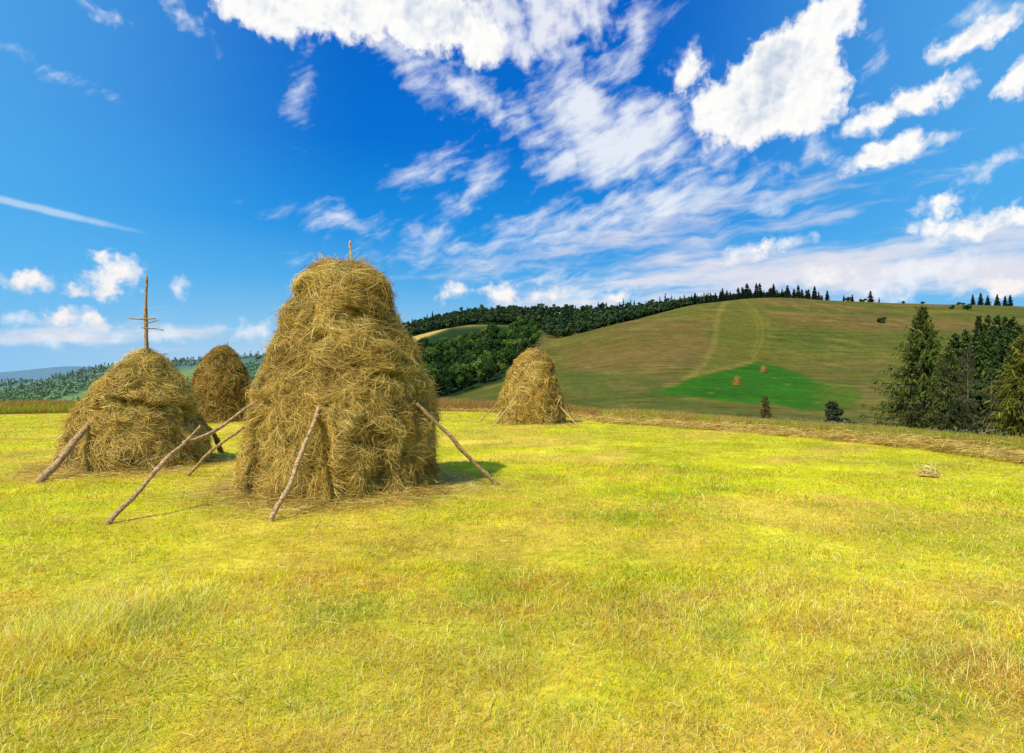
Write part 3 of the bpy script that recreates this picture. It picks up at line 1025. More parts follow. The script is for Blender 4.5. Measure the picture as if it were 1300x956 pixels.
# a little heap of pale hay raked together on the meadow
g = feet(1179, 604)
sp = Soup()
n = 1500
q = unit(RNG.normal(0, 1, (n, 3)))
q[:, 2] = np.abs(q[:, 2])
c = q * (RNG.random(n)[:, None] ** .5) * np.array([.16, .16, .19]) * (.55 + .9 * vnoise(q * 2.6 + 3))[:, None]
tg = unit(np.cross(q, RNG.normal(0, 1, (n, 3))) + RNG.normal(0, .35, (n, 3)))
d = tg * RNG.uniform(.05, .15, n)[:, None]
P = np.stack([c - d - q * .02, c + q * .01, c + d - q * .02], 1)
P[:, :, 2] = np.maximum(P[:, :, 2], .008 + .01 * RNG.random((n, 1)))
sp.ribbons(P, np.full((n, 3), .007) * np.array([.6, 1, .4]), unit(np.cross(d, q) + RNG.normal(0, .04, (n, 3))), np.clip(hay_colours(n, c, (1.25, 1.25, 1.5), -.3), 0, .9))
tag(link('hay_heap', sp.mesh('hay_heap', [M_STRAW]), None, (g[0], g[1], 0)), 'small pale heap of hay alone on the mown grass at the right', 'hay heap')


# ------------------------------------------------------------------ trees
def leafball(sp, centres, radii, n, size, dark, light, flat=.8, m=0):
    """leaf-sized faces through the outer part of each clump; lower and inner ones darker"""
    k = RNG.integers(0, len(centres), n)
    d = unit(RNG.normal(0, 1, (n, 3)))
    rad = RNG.random(n) ** .45
    p = centres[k] + d * (radii[k] * rad)[:, None] * np.array([1, 1, flat])
    u = unit(RNG.normal(0, 1, (n, 3)) + d * .2)
    nrm = unit(d + RNG.normal(0, .6, (n, 3)) + np.array([0, 0, .4]))
    u = unit(np.cross(nrm, u))
    v = np.cross(nrm, u)
    s = size * RNG.uniform(.6, 1.4, n)[:, None]
    V = np.stack([p - u * s, p + v * s * .7, p + u * s, p - v * s * .7], 1).reshape(-1, 3)
    Q = np.arange(n * 4).reshape(-1, 4)
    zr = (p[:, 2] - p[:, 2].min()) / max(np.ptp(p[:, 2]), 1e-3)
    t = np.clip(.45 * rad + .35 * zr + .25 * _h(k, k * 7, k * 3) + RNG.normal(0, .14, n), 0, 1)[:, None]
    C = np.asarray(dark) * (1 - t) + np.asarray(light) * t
    sp.add(V, Q, np.repeat(C, 4, 0), m)


def broadleaf(name, h, r, dark, light, n=900, size=.5, clumps=11, trunk=.22, low=.12):
    """a broad tree in one mesh, trunk with limbs and a crown of leaf clumps"""
    sp = Soup()
    c, rr = [], []
    for i in range(clumps):
        z = RNG.uniform(low + .18, .86)
        env = math.sin(min(max((z - low) / (1 - low), .05), .98) * math.pi) ** .6
        a = RNG.random() * 6.283
        q = r * env * RNG.uniform(.2, .72)
        c.append((q * math.cos(a), q * math.sin(a), z * h))
        rr.append(r * RNG.uniform(.36, .58))
    c, rr = np.array(c), np.array(rr)
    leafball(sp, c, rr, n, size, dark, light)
    sp.tube([(0, 0, -.6), (0.05, 0, h * .3), (0, .05, h * .7)], np.array([trunk, trunk * .8, trunk * .3]), np.ones(3), 1, 6)
    for i in range(0, clumps, 2):
        z0 = max(c[i, 2] * .55, h * .12)
        sp.tube([(0, 0, z0), c[i] * .6 + np.array([0, 0, z0 * .4]), c[i]], np.array([trunk * .45, trunk * .3, trunk * .1]), np.ones(3), 1, 5)
    return sp.mesh(name, [M_LEAF, M_TRUNK])


def conifer_soup(h, r, dark, light, levels=26, per=6, twigs=5, gaps=.1, droop=.35, w=.22, top=.0, power=.85, low=.05, seg=4, upturn=.15, thin=1.0, asym=.0):
    """spruce foliage: whorls of drooping boughs with hanging side sprays"""
    sp = Soup()
    A, B, Wd, Cc = [], [], [], []
    bough = []
    for i in range(levels):
        f = (i + RNG.uniform(-.3, .3)) / levels
        f0 = min(max(f, 0), .985)
        for j in range(per):
            f = min(max(f0 + RNG.uniform(-.6, .6) / levels, 0), .99)
            z = h * (low + (1 - low) * f)
            prof = r * (1 - f) ** power * (.80 + .36 * RNG.random())
            if RNG.random() < gaps:
                continue
            a = 6.283 * (j + RNG.random()) / per + i * 2.4
            ln = prof * RNG.uniform(.7, 1.1) * (1 + asym * math.cos(a - 3.0)) + .12
            u = np.linspace(0, 1, 5)
            sag = droop * ln * (.55 + .6 * (1 - f)) * (1 - f * .9)
            zz = z + (.25 * f * ln + 1.3 * f ** 8 * ln) * u - sag * u ** 1.3 + upturn * ln * u ** 4
            rad = ln * u
            P = np.stack([np.cos(a) * rad, np.sin(a) * rad, zz], -1)
            bough.append((P, ln, f))
    N = len(bough)
    P = np.array([b[0] for b in bough])
    ln = np.array([b[1] for b in bough])
    f = np.array([b[2] for b in bough])
    T = unit(P[:, -1] - P[:, 0])
    sd = unit(np.cross(T, np.array([0, 0, 1.0])))
    t = np.clip(RNG.normal(.35, .2, N), 0, 1)[:, None]
    C = np.asarray(dark) * (1 - t) + np.asarray(light) * t
    prof = np.array([.35, 1.0, 1.0, .7, .15])
    Wb = (w * (.35 + .5 * ln / max(r, .1)))[:, None] * prof[None]
    g = np.linspace(.6, 1.15, 5)[None, :, None]
    sp.ribbons(P, Wb, unit(sd * RNG.normal(0, .55, (N, 1)) + np.array([0, 0, 1.0]) + RNG.normal(0, .25, (N, 3))), C[:, None, :] * g)
    lead = np.array([[[0, 0, h * .93], [0, 0, h * .97], [0, 0, h * 1.01]]] * 2)
    sp.ribbons(lead, np.array([[w * .8, w * .6, w * .1]] * 2), np.array([[1.0, 0, 0], [0, 1.0, 0]]), np.tile(np.asarray(dark) * 1.3, (2, 1)))
    # side sprays
    if twigs:
        k = np.repeat(np.arange(N), twigs)
        n = len(k)
        u = RNG.uniform(.12, 1.0, n)
        fi = u * 4
        i0 = np.minimum(fi.astype(int), 3)
        fr = (fi - i0)[:, None]
        p = P[k, i0] * (1 - fr) + P[k, i0 + 1] * fr
        sg = np.where(RNG.random(n) < .5, -1.0, 1.0)[:, None]
        d = unit(T[k] * RNG.uniform(.3, 1.0, n)[:, None] + sd[k] * sg * RNG.uniform(.3, 1.0, n)[:, None] + np.array([0, 0, -1.0]) * RNG.uniform(.1, 1.1, n)[:, None])
        L_ = (np.minimum(.22 + .30 * ln[k], 1.1) * RNG.uniform(.4, 1.1, n) * (1.1 - .5 * u))[:, None]
        Pt = np.stack([p, p + d * L_ * .55 - np.array([0, 0, .08]) * L_, p + d * L_ + np.array([0, 0, -.35]) * L_], 1)
        t = np.clip(.25 + .45 * u + RNG.normal(0, .2, n), 0, 1)[:, None]
        Ct = np.asarray(dark) * (1 - t) + np.asarray(light) * t
        Wt = (w * .62 * thin * RNG.uniform(.5, 1.3, n))[:, None] * np.array([.7, 1, .2])[None]
        sp.ribbons(Pt, Wt, unit(RNG.normal(0, 1, (n, 3))), Ct)
    return sp, P, ln


def conifer(name, h, r, dark, light, **kw):
    """a small far conifer in one mesh"""
    sp, _, _ = conifer_soup(h, r, dark, light, **kw)
    sp.tube([(0, 0, -.8), (0, 0, h * .5), (0, 0, h * .86)], np.array([h * .014, h * .009, .015]), np.ones(3) * .7, 1, 6)
    return sp.mesh(name, [M_NEEDLE, M_TRUNK])


D_LEAF = [(srgb(24, 42, 12), srgb(86, 116, 38)), (srgb(20, 36, 12), srgb(62, 90, 30)), (srgb(16, 30, 12), srgb(48, 74, 28)), (srgb(34, 54, 14), srgb(112, 138, 48))]
wood_kinds = [broadleaf('broadleaf_tree', 12, 4.2, *D_LEAF[i % 4], n=1700, size=.36, clumps=int(RNG.integers(9, 16))) for i in range(6)]
RIDGE_C = [(srgb(22, 36, 22), srgb(64, 88, 50)), (srgb(16, 30, 21), srgb(50, 72, 46)), (srgb(28, 44, 20), srgb(82, 102, 48))]
ridge_kinds = [broadleaf('broadleaf_tree', 12, 4.6, *RIDGE_C[i % 3], n=520, size=.75, clumps=10) for i in range(4)]
ridge_con = [conifer('conifer', 14, 2.7, *RIDGE_C[1], levels=20, per=7, twigs=4, w=1.1, gaps=.1, droop=.3) for i in range(4)]


def sprinkle(poly, n, mind, rngs=None):
    """random places in an area of the photograph, not too close to one another"""
    poly = np.array(poly, float)
    out = []
    tries = 0
    while len(out) < n and tries < n * 60:
        tries += 1
        x = RNG.uniform(poly[:, 0].min(), poly[:, 0].max())
        y = RNG.uniform(poly[:, 1].min(), poly[:, 1].max())
        if poly_sd(np.array([x]), np.array([y]), poly)[0] < 0:
            continue
        if all((x - a) ** 2 + ((y - b) * 1.6) ** 2 > mind ** 2 for a, b in out):
            out.append((x, y))
    return out


# the wood on the front slope of the knoll, tree by tree
W1 = [(505, 462), (529, 450), (574, 435), (610, 431), (650, 431), (684, 434), (660, 466), (638, 482), (611, 492), (579, 504), (540, 508), (505, 509)]
for x, y in sprinkle(W1, 200, 4.6):
    g = ground_hit(x, y, 200, 560)
    if g is None:
        continue
    low_ = (y - 418) / 90
    kind = RNG.choice([0, 3, 0, 1, 4, 3]) if RNG.random() > low_ * .8 else RNG.choice([1, 2, 5, 2])
    s = RNG.choice([.55, .75, .9, 1.0, 1.2]) * RNG.uniform(.9, 1.1)
    o = link('broadleaf_tree', wood_kinds[kind], None, (g[0], g[1], g[2] - .3), RNG.random() * 6.28, (s * RNG.uniform(.85, 1.1), s * RNG.uniform(.85, 1.1), s * RNG.uniform(.9, 1.25)))
    tag(o, 'leafy green tree in the wood below the dry field on the knoll', 'tree', 'trees of the wood on the knoll')

# the dark wood along the ridge behind: the ones that show as individuals
for i, x in enumerate(np.linspace(506, 905, 118)):
    x = x + RNG.uniform(-1.5, 1.5)
    Y = np.interp(x, [505, 600, 700, 800, 905], [705, 712, 712, 735, 690]) + RNG.uniform(-25, 14)
    X = (x - CX) / F * Y
    z = float(ground_z(X, Y)[0])
    con = RNG.random() < (.22 if x < 800 else .45)
    s = RNG.uniform(.75, 1.1) * (.95 if con else .92)
    o = link('conifer' if con else 'broadleaf_tree', (ridge_con if con else ridge_kinds)[RNG.integers(0, 4)], None, (X, Y, z - .5), RNG.random() * 6.28, (s, s, s * RNG.uniform(.85, 1.15)))
    if con:
        tag(o, 'pointed dark conifer standing in the wood on the far ridge', 'conifer', 'conifers in the ridge wood')
    else:
        tag(o, 'rounded dark tree standing in the wood on the far ridge', 'tree', 'broadleaf trees in the ridge wood')


def build_woods():
    """the mass of the ridge wood and the far valley woods, too many to count"""
    sp = Soup()
    for px0, px1, y0, y1, n in ((500, 700, 618, 700, 420), (690, 900, 480, 690, 700), (860, 1000, 622, 690, 170)):
        x = RNG.uniform(px0, px1, n)
        Y = RNG.uniform(y0, y1, n)
        lim = np.interp(x, [500, 600, 660, 700, 750, 800, 880, 960], [612, 612, 600, 490, 505, 545, 618, 640])
        Y = np.maximum(Y, lim + RNG.uniform(0, 40, n))
        X = (x - CX) / F * Y
        Z = ground_z(X, Y)
        for k in range(n):
            h, r = RNG.uniform(7, 11), RNG.uniform(2.6, 4.2)
            c = np.array([[0, 0, h * .55], [r * .4, 0, h * .4], [-r * .4, r * .2, h * .5], [0, -r * .4, h * .42], [0, 0, h * .8]]) + np.array([X[k], Y[k], Z[k]])
            d, l = RIDGE_C[RNG.integers(0, 3)]
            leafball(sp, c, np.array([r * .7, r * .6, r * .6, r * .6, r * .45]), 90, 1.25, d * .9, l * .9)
    tag(link('woods', sp.mesh('woods', [M_LEAF])), kind='stuff')
    sp = Soup()
    n = 5200
    x = RNG.uniform(-260, 470, n)
    Y = RNG.uniform(760, 1400, n)
    X = (x - CX) / F * Y
    cl = fbm(xyz(X * .010, Y * .004, 12.0), 4)
    ok = (cl < .585)
    x, Y, X = x[ok], Y[ok], X[ok]
    Z = ground_z(X, Y)
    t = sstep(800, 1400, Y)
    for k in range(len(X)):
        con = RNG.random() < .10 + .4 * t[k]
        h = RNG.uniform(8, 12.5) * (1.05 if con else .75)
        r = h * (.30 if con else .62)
        d = srgb(74, 106, 78) * (1 - t[k]) + srgb(96, 122, 124) * t[k]  # greens turn blue grey with distance, painting in the haze
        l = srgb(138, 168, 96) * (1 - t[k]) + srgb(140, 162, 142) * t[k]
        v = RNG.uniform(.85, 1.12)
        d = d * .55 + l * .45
        if con:
            c = np.array([[0, 0, h * q] for q in (.2, .4, .6, .8, .95)]) + np.array([X[k], Y[k], Z[k]])
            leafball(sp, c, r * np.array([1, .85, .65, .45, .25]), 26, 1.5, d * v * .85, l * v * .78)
        else:
            c = np.array([[0, 0, h * .55], [r * .4, 0, h * .4], [-r * .4, 0, h * .45]]) + np.array([X[k], Y[k], Z[k]])
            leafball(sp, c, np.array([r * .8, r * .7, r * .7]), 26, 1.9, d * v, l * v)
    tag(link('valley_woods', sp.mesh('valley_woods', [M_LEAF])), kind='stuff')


build_woods()

# conifers along the crest of the hill
DK = (srgb(14, 24, 16), srgb(46, 62, 36))
crest_kinds = [conifer('conifer', 13, RNG.uniform(2.2, 2.9), *DK, levels=26, per=7, twigs=7, w=.95, gaps=RNG.uniform(.05, .25), droop=.32) for i in range(6)]
xs = list(np.linspace(846, 1048, 74) + RNG.uniform(-2.6, 2.6, 74))
for x in xs:
    Y = np.interp(x, [840, 880, 930, 970, 1050], [592, 600, 612, 618, 626]) + RNG.uniform(-2, 34)
    X = (x - CX) / F * Y
    z = float(ground_z(X, Y)[0])
    hpx = np.interp(x, [846, 880, 915, 930, 990, 1048], [12, 14, 15, 17, 15, 14]) * RNG.choice([.5, .7, .8, .95, 1.0, 1.25, .9])
    s = hpx * Y / F / 13
    o = link('conifer', crest_kinds[RNG.integers(0, 6)], None, (X, Y, z - .4), RNG.random() * 6.28, (s * RNG.uniform(1.25, 1.75),) * 2 + (s,))
    tag(o, 'dark conifer in the row along the crest of the hill', 'conifer', 'conifers along the hill crest')


def crest_tree(name, me, label, cat, x, hpx, ref, Y=622, group=None, sx=1.0, off=0):
    X = (x - CX) / F * Y
    z = float(ground_z(X, Y)[0])
    s = hpx * Y / F / ref
    o = link(name, me, None, (X, Y, z + off), RNG.random() * 6.28, (s * sx, s * sx, s))
    return tag(o, label, cat, group)


crest_tree('conifer', crest_kinds[1], 'lone conifer apart on the crest, right of the row', 'conifer', 1105, 14.5, 13, 618, sx=1.6)
crest_tree('conifer', crest_kinds[2], 'very small conifer just right of the lone crest conifer', 'conifer', 1116, 7, 13, 618)
crest_tree('conifer', crest_kinds[0], 'small conifer at the left end of the low crest bushes', 'conifer', 1071, 8, 13, 622)
crest_tree('conifer', crest_kinds[3], 'small conifer at the right end of the low crest bushes', 'conifer', 1082, 9, 13, 622, sx=1.4)
for lab, x, h_ in (('tallest conifer at the left end of the right crest group', 1235, 13), ('full dark conifer, second in the right crest group', 1245, 15),
                   ('thin conifer, third in the right crest group', 1254, 12.5), ('broad leaning conifer, fourth in the right crest group', 1266, 14),
                   ('narrow conifer, fifth in the right crest group', 1276, 12.5), ('spreading conifer at the right end of the right crest group', 1282.5, 13.5)):
    crest_tree('conifer', crest_kinds[int(x) % 6], lab, 'conifer', x, h_ * 1.05, 13, 630, sx=1.45)


def shrub(name, h, r, dark, light, n, size, clumps=7):
    sp = Soup()
    a = RNG.random(clumps) * 6.283
    q = RNG.uniform(.1, .65, clumps) * r
    c = np.stack([q * np.cos(a), q * np.sin(a), RNG.uniform(.25, .78, clumps) * h], -1)
    leafball(sp, c, RNG.uniform(.3, .5, clumps) * min(r, h), n, size, dark, light)
    for i in range(clumps):
        sp.tube([(0, 0, -.2), c[i] * .5, c[i]], np.array([.04, .03, .01]) * h * .4, np.ones(3), 1, 5)
    return sp.mesh(name, [M_LEAF, M_TRUNK])


BUSH = (srgb(22, 38, 18), srgb(70, 86, 40))
for lab, x, y, h, r, Ym in (('round bush alone on the brown slope left of the big spruce', 1118, 410, 4.2, 3.4, 300), ('wide dark bush high on the slope below the crest trees', 1227, 393, 4.6, 6.4, 350),
                            ('small bush beside the wide dark one below the crest', 1208.5, 392.5, 4.0, 2.8, 350)):
    g = ground_hit(x, y, 200, 615)
    if g is None:
        g = ((x - CX) / F * 560, 560, float(ground_z((x - CX) / F * 560, 560)[0]))
    tag(link('bush', shrub('bush', h, r, *BUSH, 700, .55), None, g), lab, 'bush')
for lab, x0, w_, h in (('low scrub between the two small crest conifers', 1076, 7, 4.5), ('low scrub left of the lone crest conifer', 1096, 7, 3.5), ('tiny bush on the crest above the big spruce', 1171, 3, 2.4),
                       ('tiny bush on the bare crest, left of the one above the spruce', 1147, 2, 2.6), ('flat scrub on the crest left of the right crest group', 1219, 7, 2.6)):
    X = (x0 - CX) / F * 620
    tag(link('bush', shrub('bush', h, w_ * .75, *BUSH, 400, .6), None, (X, 620, float(ground_z(X, 620)[0]) - .3)), lab, 'bush')


# ---- the near trees at the right
def tree_root(name, loc, label, cat, group=None):
    o = bpy.data.objects.new(name, None)
    COL.objects.link(o)
    o.location = loc
    return tag(o, label, cat, group)


def spruce(label, px, top, base_y, Y, r, dark, light, group=None, dead=False, **kw):
    X = (px - CX) / F * Y
    z = float(ground_z(X, Y)[0])
    h = CAMH + (HOR - top) / F * Y - z
    root = tree_root('spruce_tree', (X, Y, z), label, 'spruce', group)
    sp, P, ln = conifer_soup(h, r, dark, light, **kw)
    link('crown', sp.mesh('crown', [M_NEEDLE]), root)
    tk = Soup()
    lean = RNG.uniform(-.12, .12)
    tk.tube([(lean, 0, -.5), (lean * .5, 0, h * .25), (0, 0, h * .6), (0, 0, h * .99)], np.array([h * .016, h * .012, h * .008, .02]) * (.7 if dead else 1), np.ones((4, 3)) * (1.25 if dead else 1.0), 0, 8, .1)
    for i in range(0, len(P), 1 if dead else 2):
        rr = .012 + .010 * ln[i]
        tk.tube(P[i], np.linspace(rr, rr * .3, 5), np.ones(3) * (1.2 if dead else .9), 0, 4)
    link('trunk', tk.mesh('trunk', [M_TRUNK], True), root)
    return root


SP_D, SP_L = srgb(24, 36, 11), srgb(106, 120, 38)
spruce('tall ragged spruce with drooping boughs at the left of the grove', 1172, 391, 540, 72, 6.0, SP_D, SP_L, levels=44, per=7, twigs=34, gaps=.22, droop=.30, w=.20, power=.88, low=.03, upturn=.22, asym=.18)
spruce('olive green spruce close behind the ragged spruce, on its right', 1205, 440, 545, 66, 3.6, srgb(34, 42, 14), srgb(104, 108, 40), levels=30, per=7, twigs=18, gaps=.12, w=.16, power=.8, low=.02)
spruce('yellow green spruce cut by the right edge of the photo', 1300, 428, 552, 52, 3.4, srgb(40, 48, 10), srgb(136, 132, 34), levels=34, per=7, twigs=24, gaps=.15, w=.15, power=.7, low=.02, droop=.4)
DKS, LKS = srgb(20, 34, 12), srgb(70, 94, 34)
DK2 = (srgb(24, 42, 14), srgb(88, 110, 38))
grove = [('dark spruce, tallest tip at the left of the grove top', 1243, 401, 100, 3.4), ('dark spruce, second tip from the left along the grove top', 1254, 400, 104, 3.0),
         ('dark spruce, third tip from the left along the grove top', 1266, 401, 98, 3.2), ('dark spruce, fourth tip from the left along the grove top', 1276, 402, 103, 3.2),
         ('dark spruce, last tip at the right of the grove top', 1285, 402, 99, 3.4), ('dark spruce at the right shoulder of the grove', 1294, 412, 92, 3.4),
         ('dark spruce at the left shoulder of the grove', 1213, 424, 92, 3.6), ('slender dark spruce right of the shoulder tree', 1226, 419, 96, 3.0),
         ('dark spruce in the middle of the grove', 1252, 432, 84, 3.6), ('dark spruce low in the grove behind the grey dead one', 1238, 440, 80, 3.4),
         ('dark spruce deep in the grove at its right', 1275, 436, 80, 3.8), ('short dark spruce low beside the yellow green one', 1262, 470, 66, 3.2),
         ('short dark spruce at the foot of the grove', 1246, 492, 62, 2.6),
         ('dark spruce between the olive green spruce and the grey dead one', 1220, 458, 76, 3.2), ('dark spruce right behind the yellow green one', 1291, 436, 74, 3.6)]
for i, (lab, x, top, Y, r) in enumerate(grove):
    d, l = ((DKS, LKS), DK2)[i % 2]
    spruce(lab, x, top, 545, Y, r, d, l, 'dark spruces of the grove', levels=26, per=8, twigs=16, gaps=.06, w=.42, power=.74, low=.03, droop=.34)
spruce('grey dead spruce with bare twigs, left of the two dead ones', 1228.5, 446, 520, 60, 1.5, srgb(56, 48, 32), srgb(100, 90, 60), None, True, levels=26, per=5, twigs=16, gaps=.25, w=.055, power=.5, low=.15, droop=.5)
spruce('grey dead spruce with thin bare twigs, right of the two dead ones', 1258.5, 470, 545, 55, 1.2, srgb(56, 48, 32), srgb(96, 86, 58), None, True, levels=24, per=5, twigs=14, gaps=.3, w=.045, power=.5, low=.06, droop=.5)
spruce('low bushy young spruce at the foot of the ragged spruce', 1160, 517, 545, 58, 2.6, srgb(28, 34, 12), srgb(100, 100, 36), None, levels=14, per=8, twigs=18, gaps=.05, w=.16, power=.6, low=.0, droop=.2)
spruce('low bushy spruce under the olive green one', 1215, 512, 545, 56, 2.6, srgb(22, 30, 12), srgb(72, 82, 30), None, levels=14, per=8, twigs=18, gaps=.05, w=.16, power=.6, low=.0, droop=.2)


def small_tree(label, px, top, Y, me_h, r, dark, light, kind='spruce'):
    X = (px - CX) / F * Y
    z = float(ground_z(X, Y)[0])
    return X, z


X = (972 - CX) / F * 62
z = float(ground_z(X, 62)[0])
h = CAMH + (HOR - 502) / F * 62 - z
spruce('small russet young conifer beyond the meadow edge below the green field', 972, 502, 530, 62, 1.0, srgb(46, 40, 16), srgb(128, 96, 44), levels=16, per=7, twigs=10, gaps=.05, w=.12, power=.7, low=.0, droop=.1)
for lab, x, top, Y, r in (('dark upright juniper bush beyond the meadow edge', 1057, 499, 58, 1.25), ('smaller dark bush right of the upright juniper', 1080, 521, 56, .9)):
    X = (x - CX) / F * Y
    z = float(ground_z(X, Y)[0])
    h = CAMH + (HOR - top) / F * Y - z
    tag(link('bush', shrub('bush', h, r, srgb(22, 30, 18), srgb(70, 80, 46), 2600, .10, 22), None, (X, Y, z)), lab, 'bush')

# ------------------------------------------------------------------ sky: Nishita air with clouds at their bearings
world = bpy.data.worlds.new('World')
SC.world = world
world.use_nodes = True
wt = world.node_tree
wt.nodes.clear()
WN, WL = wt.nodes, wt.links


def nm(op, a, b=None, c=None, clamp=False):
    n = WN.new('ShaderNodeMath')
    n.operation = op
    n.use_clamp = clamp
    for i, v in enumerate((a, b, c)):
        if v is None:
            continue
        if isinstance(v, (int, float)):
            n.inputs[i].default_value = v
        else:
            WL.new(v, n.inputs[i])
    return n.outputs[0]


def vm(op, a, b=None, scale=None):
    n = WN.new('ShaderNodeVectorMath')
    n.operation = op
    for i, v in enumerate((a, b)):
        if v is None:
            continue
        if isinstance(v, (tuple, list)):
            n.inputs[i].default_value = v
        else:
            WL.new(v, n.inputs[i])
    if scale is not None:
        if isinstance(scale, (int, float)):
            n.inputs['Scale'].default_value = scale
        else:
            WL.new(scale, n.inputs['Scale'])
    return n.outputs['Value'] if op in ('LENGTH', 'DOT_PRODUCT') else n.outputs[0]


def noise2(vec, scale, detail=6, rough=.55, dist=0.0, out='Fac'):
    n = WN.new('ShaderNodeTexNoise')
    n.noise_dimensions = '2D'
    n.inputs['Scale'].default_value = scale
    n.inputs['Detail'].default_value = detail
    n.inputs['Roughness'].default_value = rough
    n.inputs['Distortion'].default_value = dist
    WL.new(vec, n.inputs['Vector'])
    return n.outputs[out]


def wstep(x, lo, hi):
    n = WN.new('ShaderNodeMapRange')
    n.interpolation_type = 'SMOOTHSTEP'
    n.inputs['From Min'].default_value = lo
    n.inputs['From Max'].default_value = hi
    WL.new(x, n.inputs['Value'])
    return n.outputs[0]


def mixc(f, a, b):
    n = WN.new('ShaderNodeMix')
    n.data_type = 'RGBA'
    for s, v in ((n.inputs[0], f), (n.inputs[6], a), (n.inputs[7], b)):
        if isinstance(v, (int, float)):
            s.default_value = v
        elif isinstance(v, (tuple, list, np.ndarray)):
            s.default_value = (*v[:3], 1)
        else:
            WL.new(v, s)
    return n.outputs[2]


tcw = WN.new('ShaderNodeTexCoord')
sepx = WN.new('ShaderNodeSeparateXYZ')
WL.new(tcw.outputs['Generated'], sepx.inputs[0])
az_n = nm('MULTIPLY', nm('ARCTAN2', sepx.outputs['X'], sepx.outputs['Y']), 180 / math.pi)
el_n = nm('MULTIPLY', nm('ARCSINE', sepx.outputs['Z']), 180 / math.pi)
cmb = WN.new('ShaderNodeCombineXYZ')
WL.new(az_n, cmb.inputs[0])
WL.new(el_n, cmb.inputs[1])
cmb.inputs[2].default_value = 1.0
PD = cmb.outputs[0]                                    # bearing and height in degrees


def bearing(px, py):
    az = math.degrees(math.atan((px - CX) / F))
    el = math.degrees(math.atan((HOR - py) / math.hypot(F, px - CX)))
    return az, el


def blob(vec, cx_, cy_, rx, ry, rot=0.0):
    """how far inside an ellipse of the sky a direction lies, in twentieths of a degree or so"""
    a, e = bearing(cx_, cy_)
    a1, _ = bearing(cx_ + 1, cy_)
    _, e1 = bearing(cx_, cy_ - 1)
    sx, sy = a1 - a, e1 - e
    s = (sx + sy) / 2
    c, q = math.cos(math.radians(rot)), math.sin(math.radians(rot))
    ux, uy = c / (rx * s), q / (rx * s)
    vx, vy = -q / (ry * s), c / (ry * s)
    u = vm('DOT_PRODUCT', vec, (ux, uy, -(ux * a + uy * e)))
    v = vm('DOT_PRODUCT', vec, (vx, vy, -(vx * a + vy * e)))
    ln_ = nm('SQRT', nm('MULTIPLY_ADD', u, u, nm('MULTIPLY', v, v)))
    rm = min(rx, ry)
    return nm('MULTIPLY_ADD', ln_, -rm, rm)


def union(vec, items, start=-40.0):
    cur = start
    for it in items:
        cur = nm('MAXIMUM', blob(vec, *it), cur)
    return cur


def warped(amp, scale, detail, rough=.6, base=None):
    base = base or PD
    c = noise2(base, scale, detail, rough, 0.0, 'Color')
    return vm('ADD', base, vm('MULTIPLY', vm('SUBTRACT', c, (.5, .5, .5)), (amp, amp, 0)))


CUM = [(920, 142, 44, 36, 0), (965, 125, 58, 52, 0), (985, 88, 52, 46, 30), (1022, 62, 50, 44, 0), (1055, 24, 44, 34, 30), (1035, 100, 34, 34, 0),
       (950, 165, 40, 22, 0), (1005, 140, 36, 30, 0), (1082, 18, 16, 26, 0), (1042, 112, 34, 34, 0), (1022, 142, 40, 26, 0), (932, 162, 44, 20, 0), (905, 140, 28, 28, 0),
       (1234, 49, 48, 20, 15), (1205, 62, 24, 12, 0), (1182, 122, 46, 18, 18), (1122, 145, 46, 17, 15), (1125, 193, 60, 15, 5), (1197, 261, 32, 14, 0), (1188, 290, 22, 8, 0),
       (1240, 289, 50, 10, 10), (1290, 276, 36, 13, 0), (1292, 105, 26, 20, 40),
       (330, 12, 70, 26, -12), (400, 18, 72, 28, 0), (462, 8, 66, 36, 0), (530, 20, 70, 40, -10), (590, 38, 60, 34, -25), (410, -20, 160, 30, 0),
       (580, 370, 14, 6, 0), (638, 374, 18, 11, 0), (784, 379, 15, 8, 30), (965, 317, 36, 8, 6), (1045, 352, 26, 11, 0), (1270, 362, 36, 13, 0), (690, 372, 20, 5, 0),
       (142, 350, 30, 17, 25), (122, 368, 28, 8, 5), (130, 332, 8, 10, 0), (38, 362, 17, 8, 0), (75, 403, 22, 10, 10), (116, 408, 13, 5, 0), (873, 92, 20, 16, 45)]
SOFT = [(873, 86, 28, 24, 45), (843, 143, 17, 20, 0), (660, 28, 90, 44, -10), (720, 10, 70, 44, 0), (1265, 206, 46, 6, 28), (115, 4, 18, 6, -20), (235, 18, 30, 9, -35), (215, 428, 24, 9, 0), (322, 421, 22, 9, 15),
        (80, 428, 60, 10, 0), (25, 407, 36, 8, 0), (990, 213, 12, 6, -30), (1190, 340, 70, 20, 0), (1120, 365, 60, 16, 0), (600, 118, 46, 12, -35), (232, 366, 6, 5, 40), (284, 418, 10, 4, 20)]
CIR = [(735, 140, 62, 44, -25), (790, 185, 105, 46, 12), (885, 200, 50, 16, 5), (712, 205, 36, 30, 0), (850, 255, 115, 24, 10), (765, 275, 120, 22, 14), (665, 290, 55, 12, 20),
       (600, 238, 42, 16, 45), (550, 212, 42, 12, 22), (384, 115, 12, 30, -10), (805, 50, 18, 55, -20), (780, 80, 70, 16, 35), (650, 145, 90, 14, -30), (580, 112, 90, 16, -25), (705, 92, 40, 12, 40),
       (430, 282, 52, 12, -8), (505, 325, 28, 7, 0), (545, 298, 28, 8, 0), (700, 353, 60, 5, -4), (735, 377, 66, 10, 0), (980, 256, 26, 7, 10), (1036, 187, 12, 18, 0), (76, 97, 28, 4, -14),
       (520, 84, 60, 18, -38), (560, 310, 60, 6, 8), (610, 335, 50, 5, 0), (1105, 80, 5, 14, -10), (1255, 20, 40, 14, 10)]
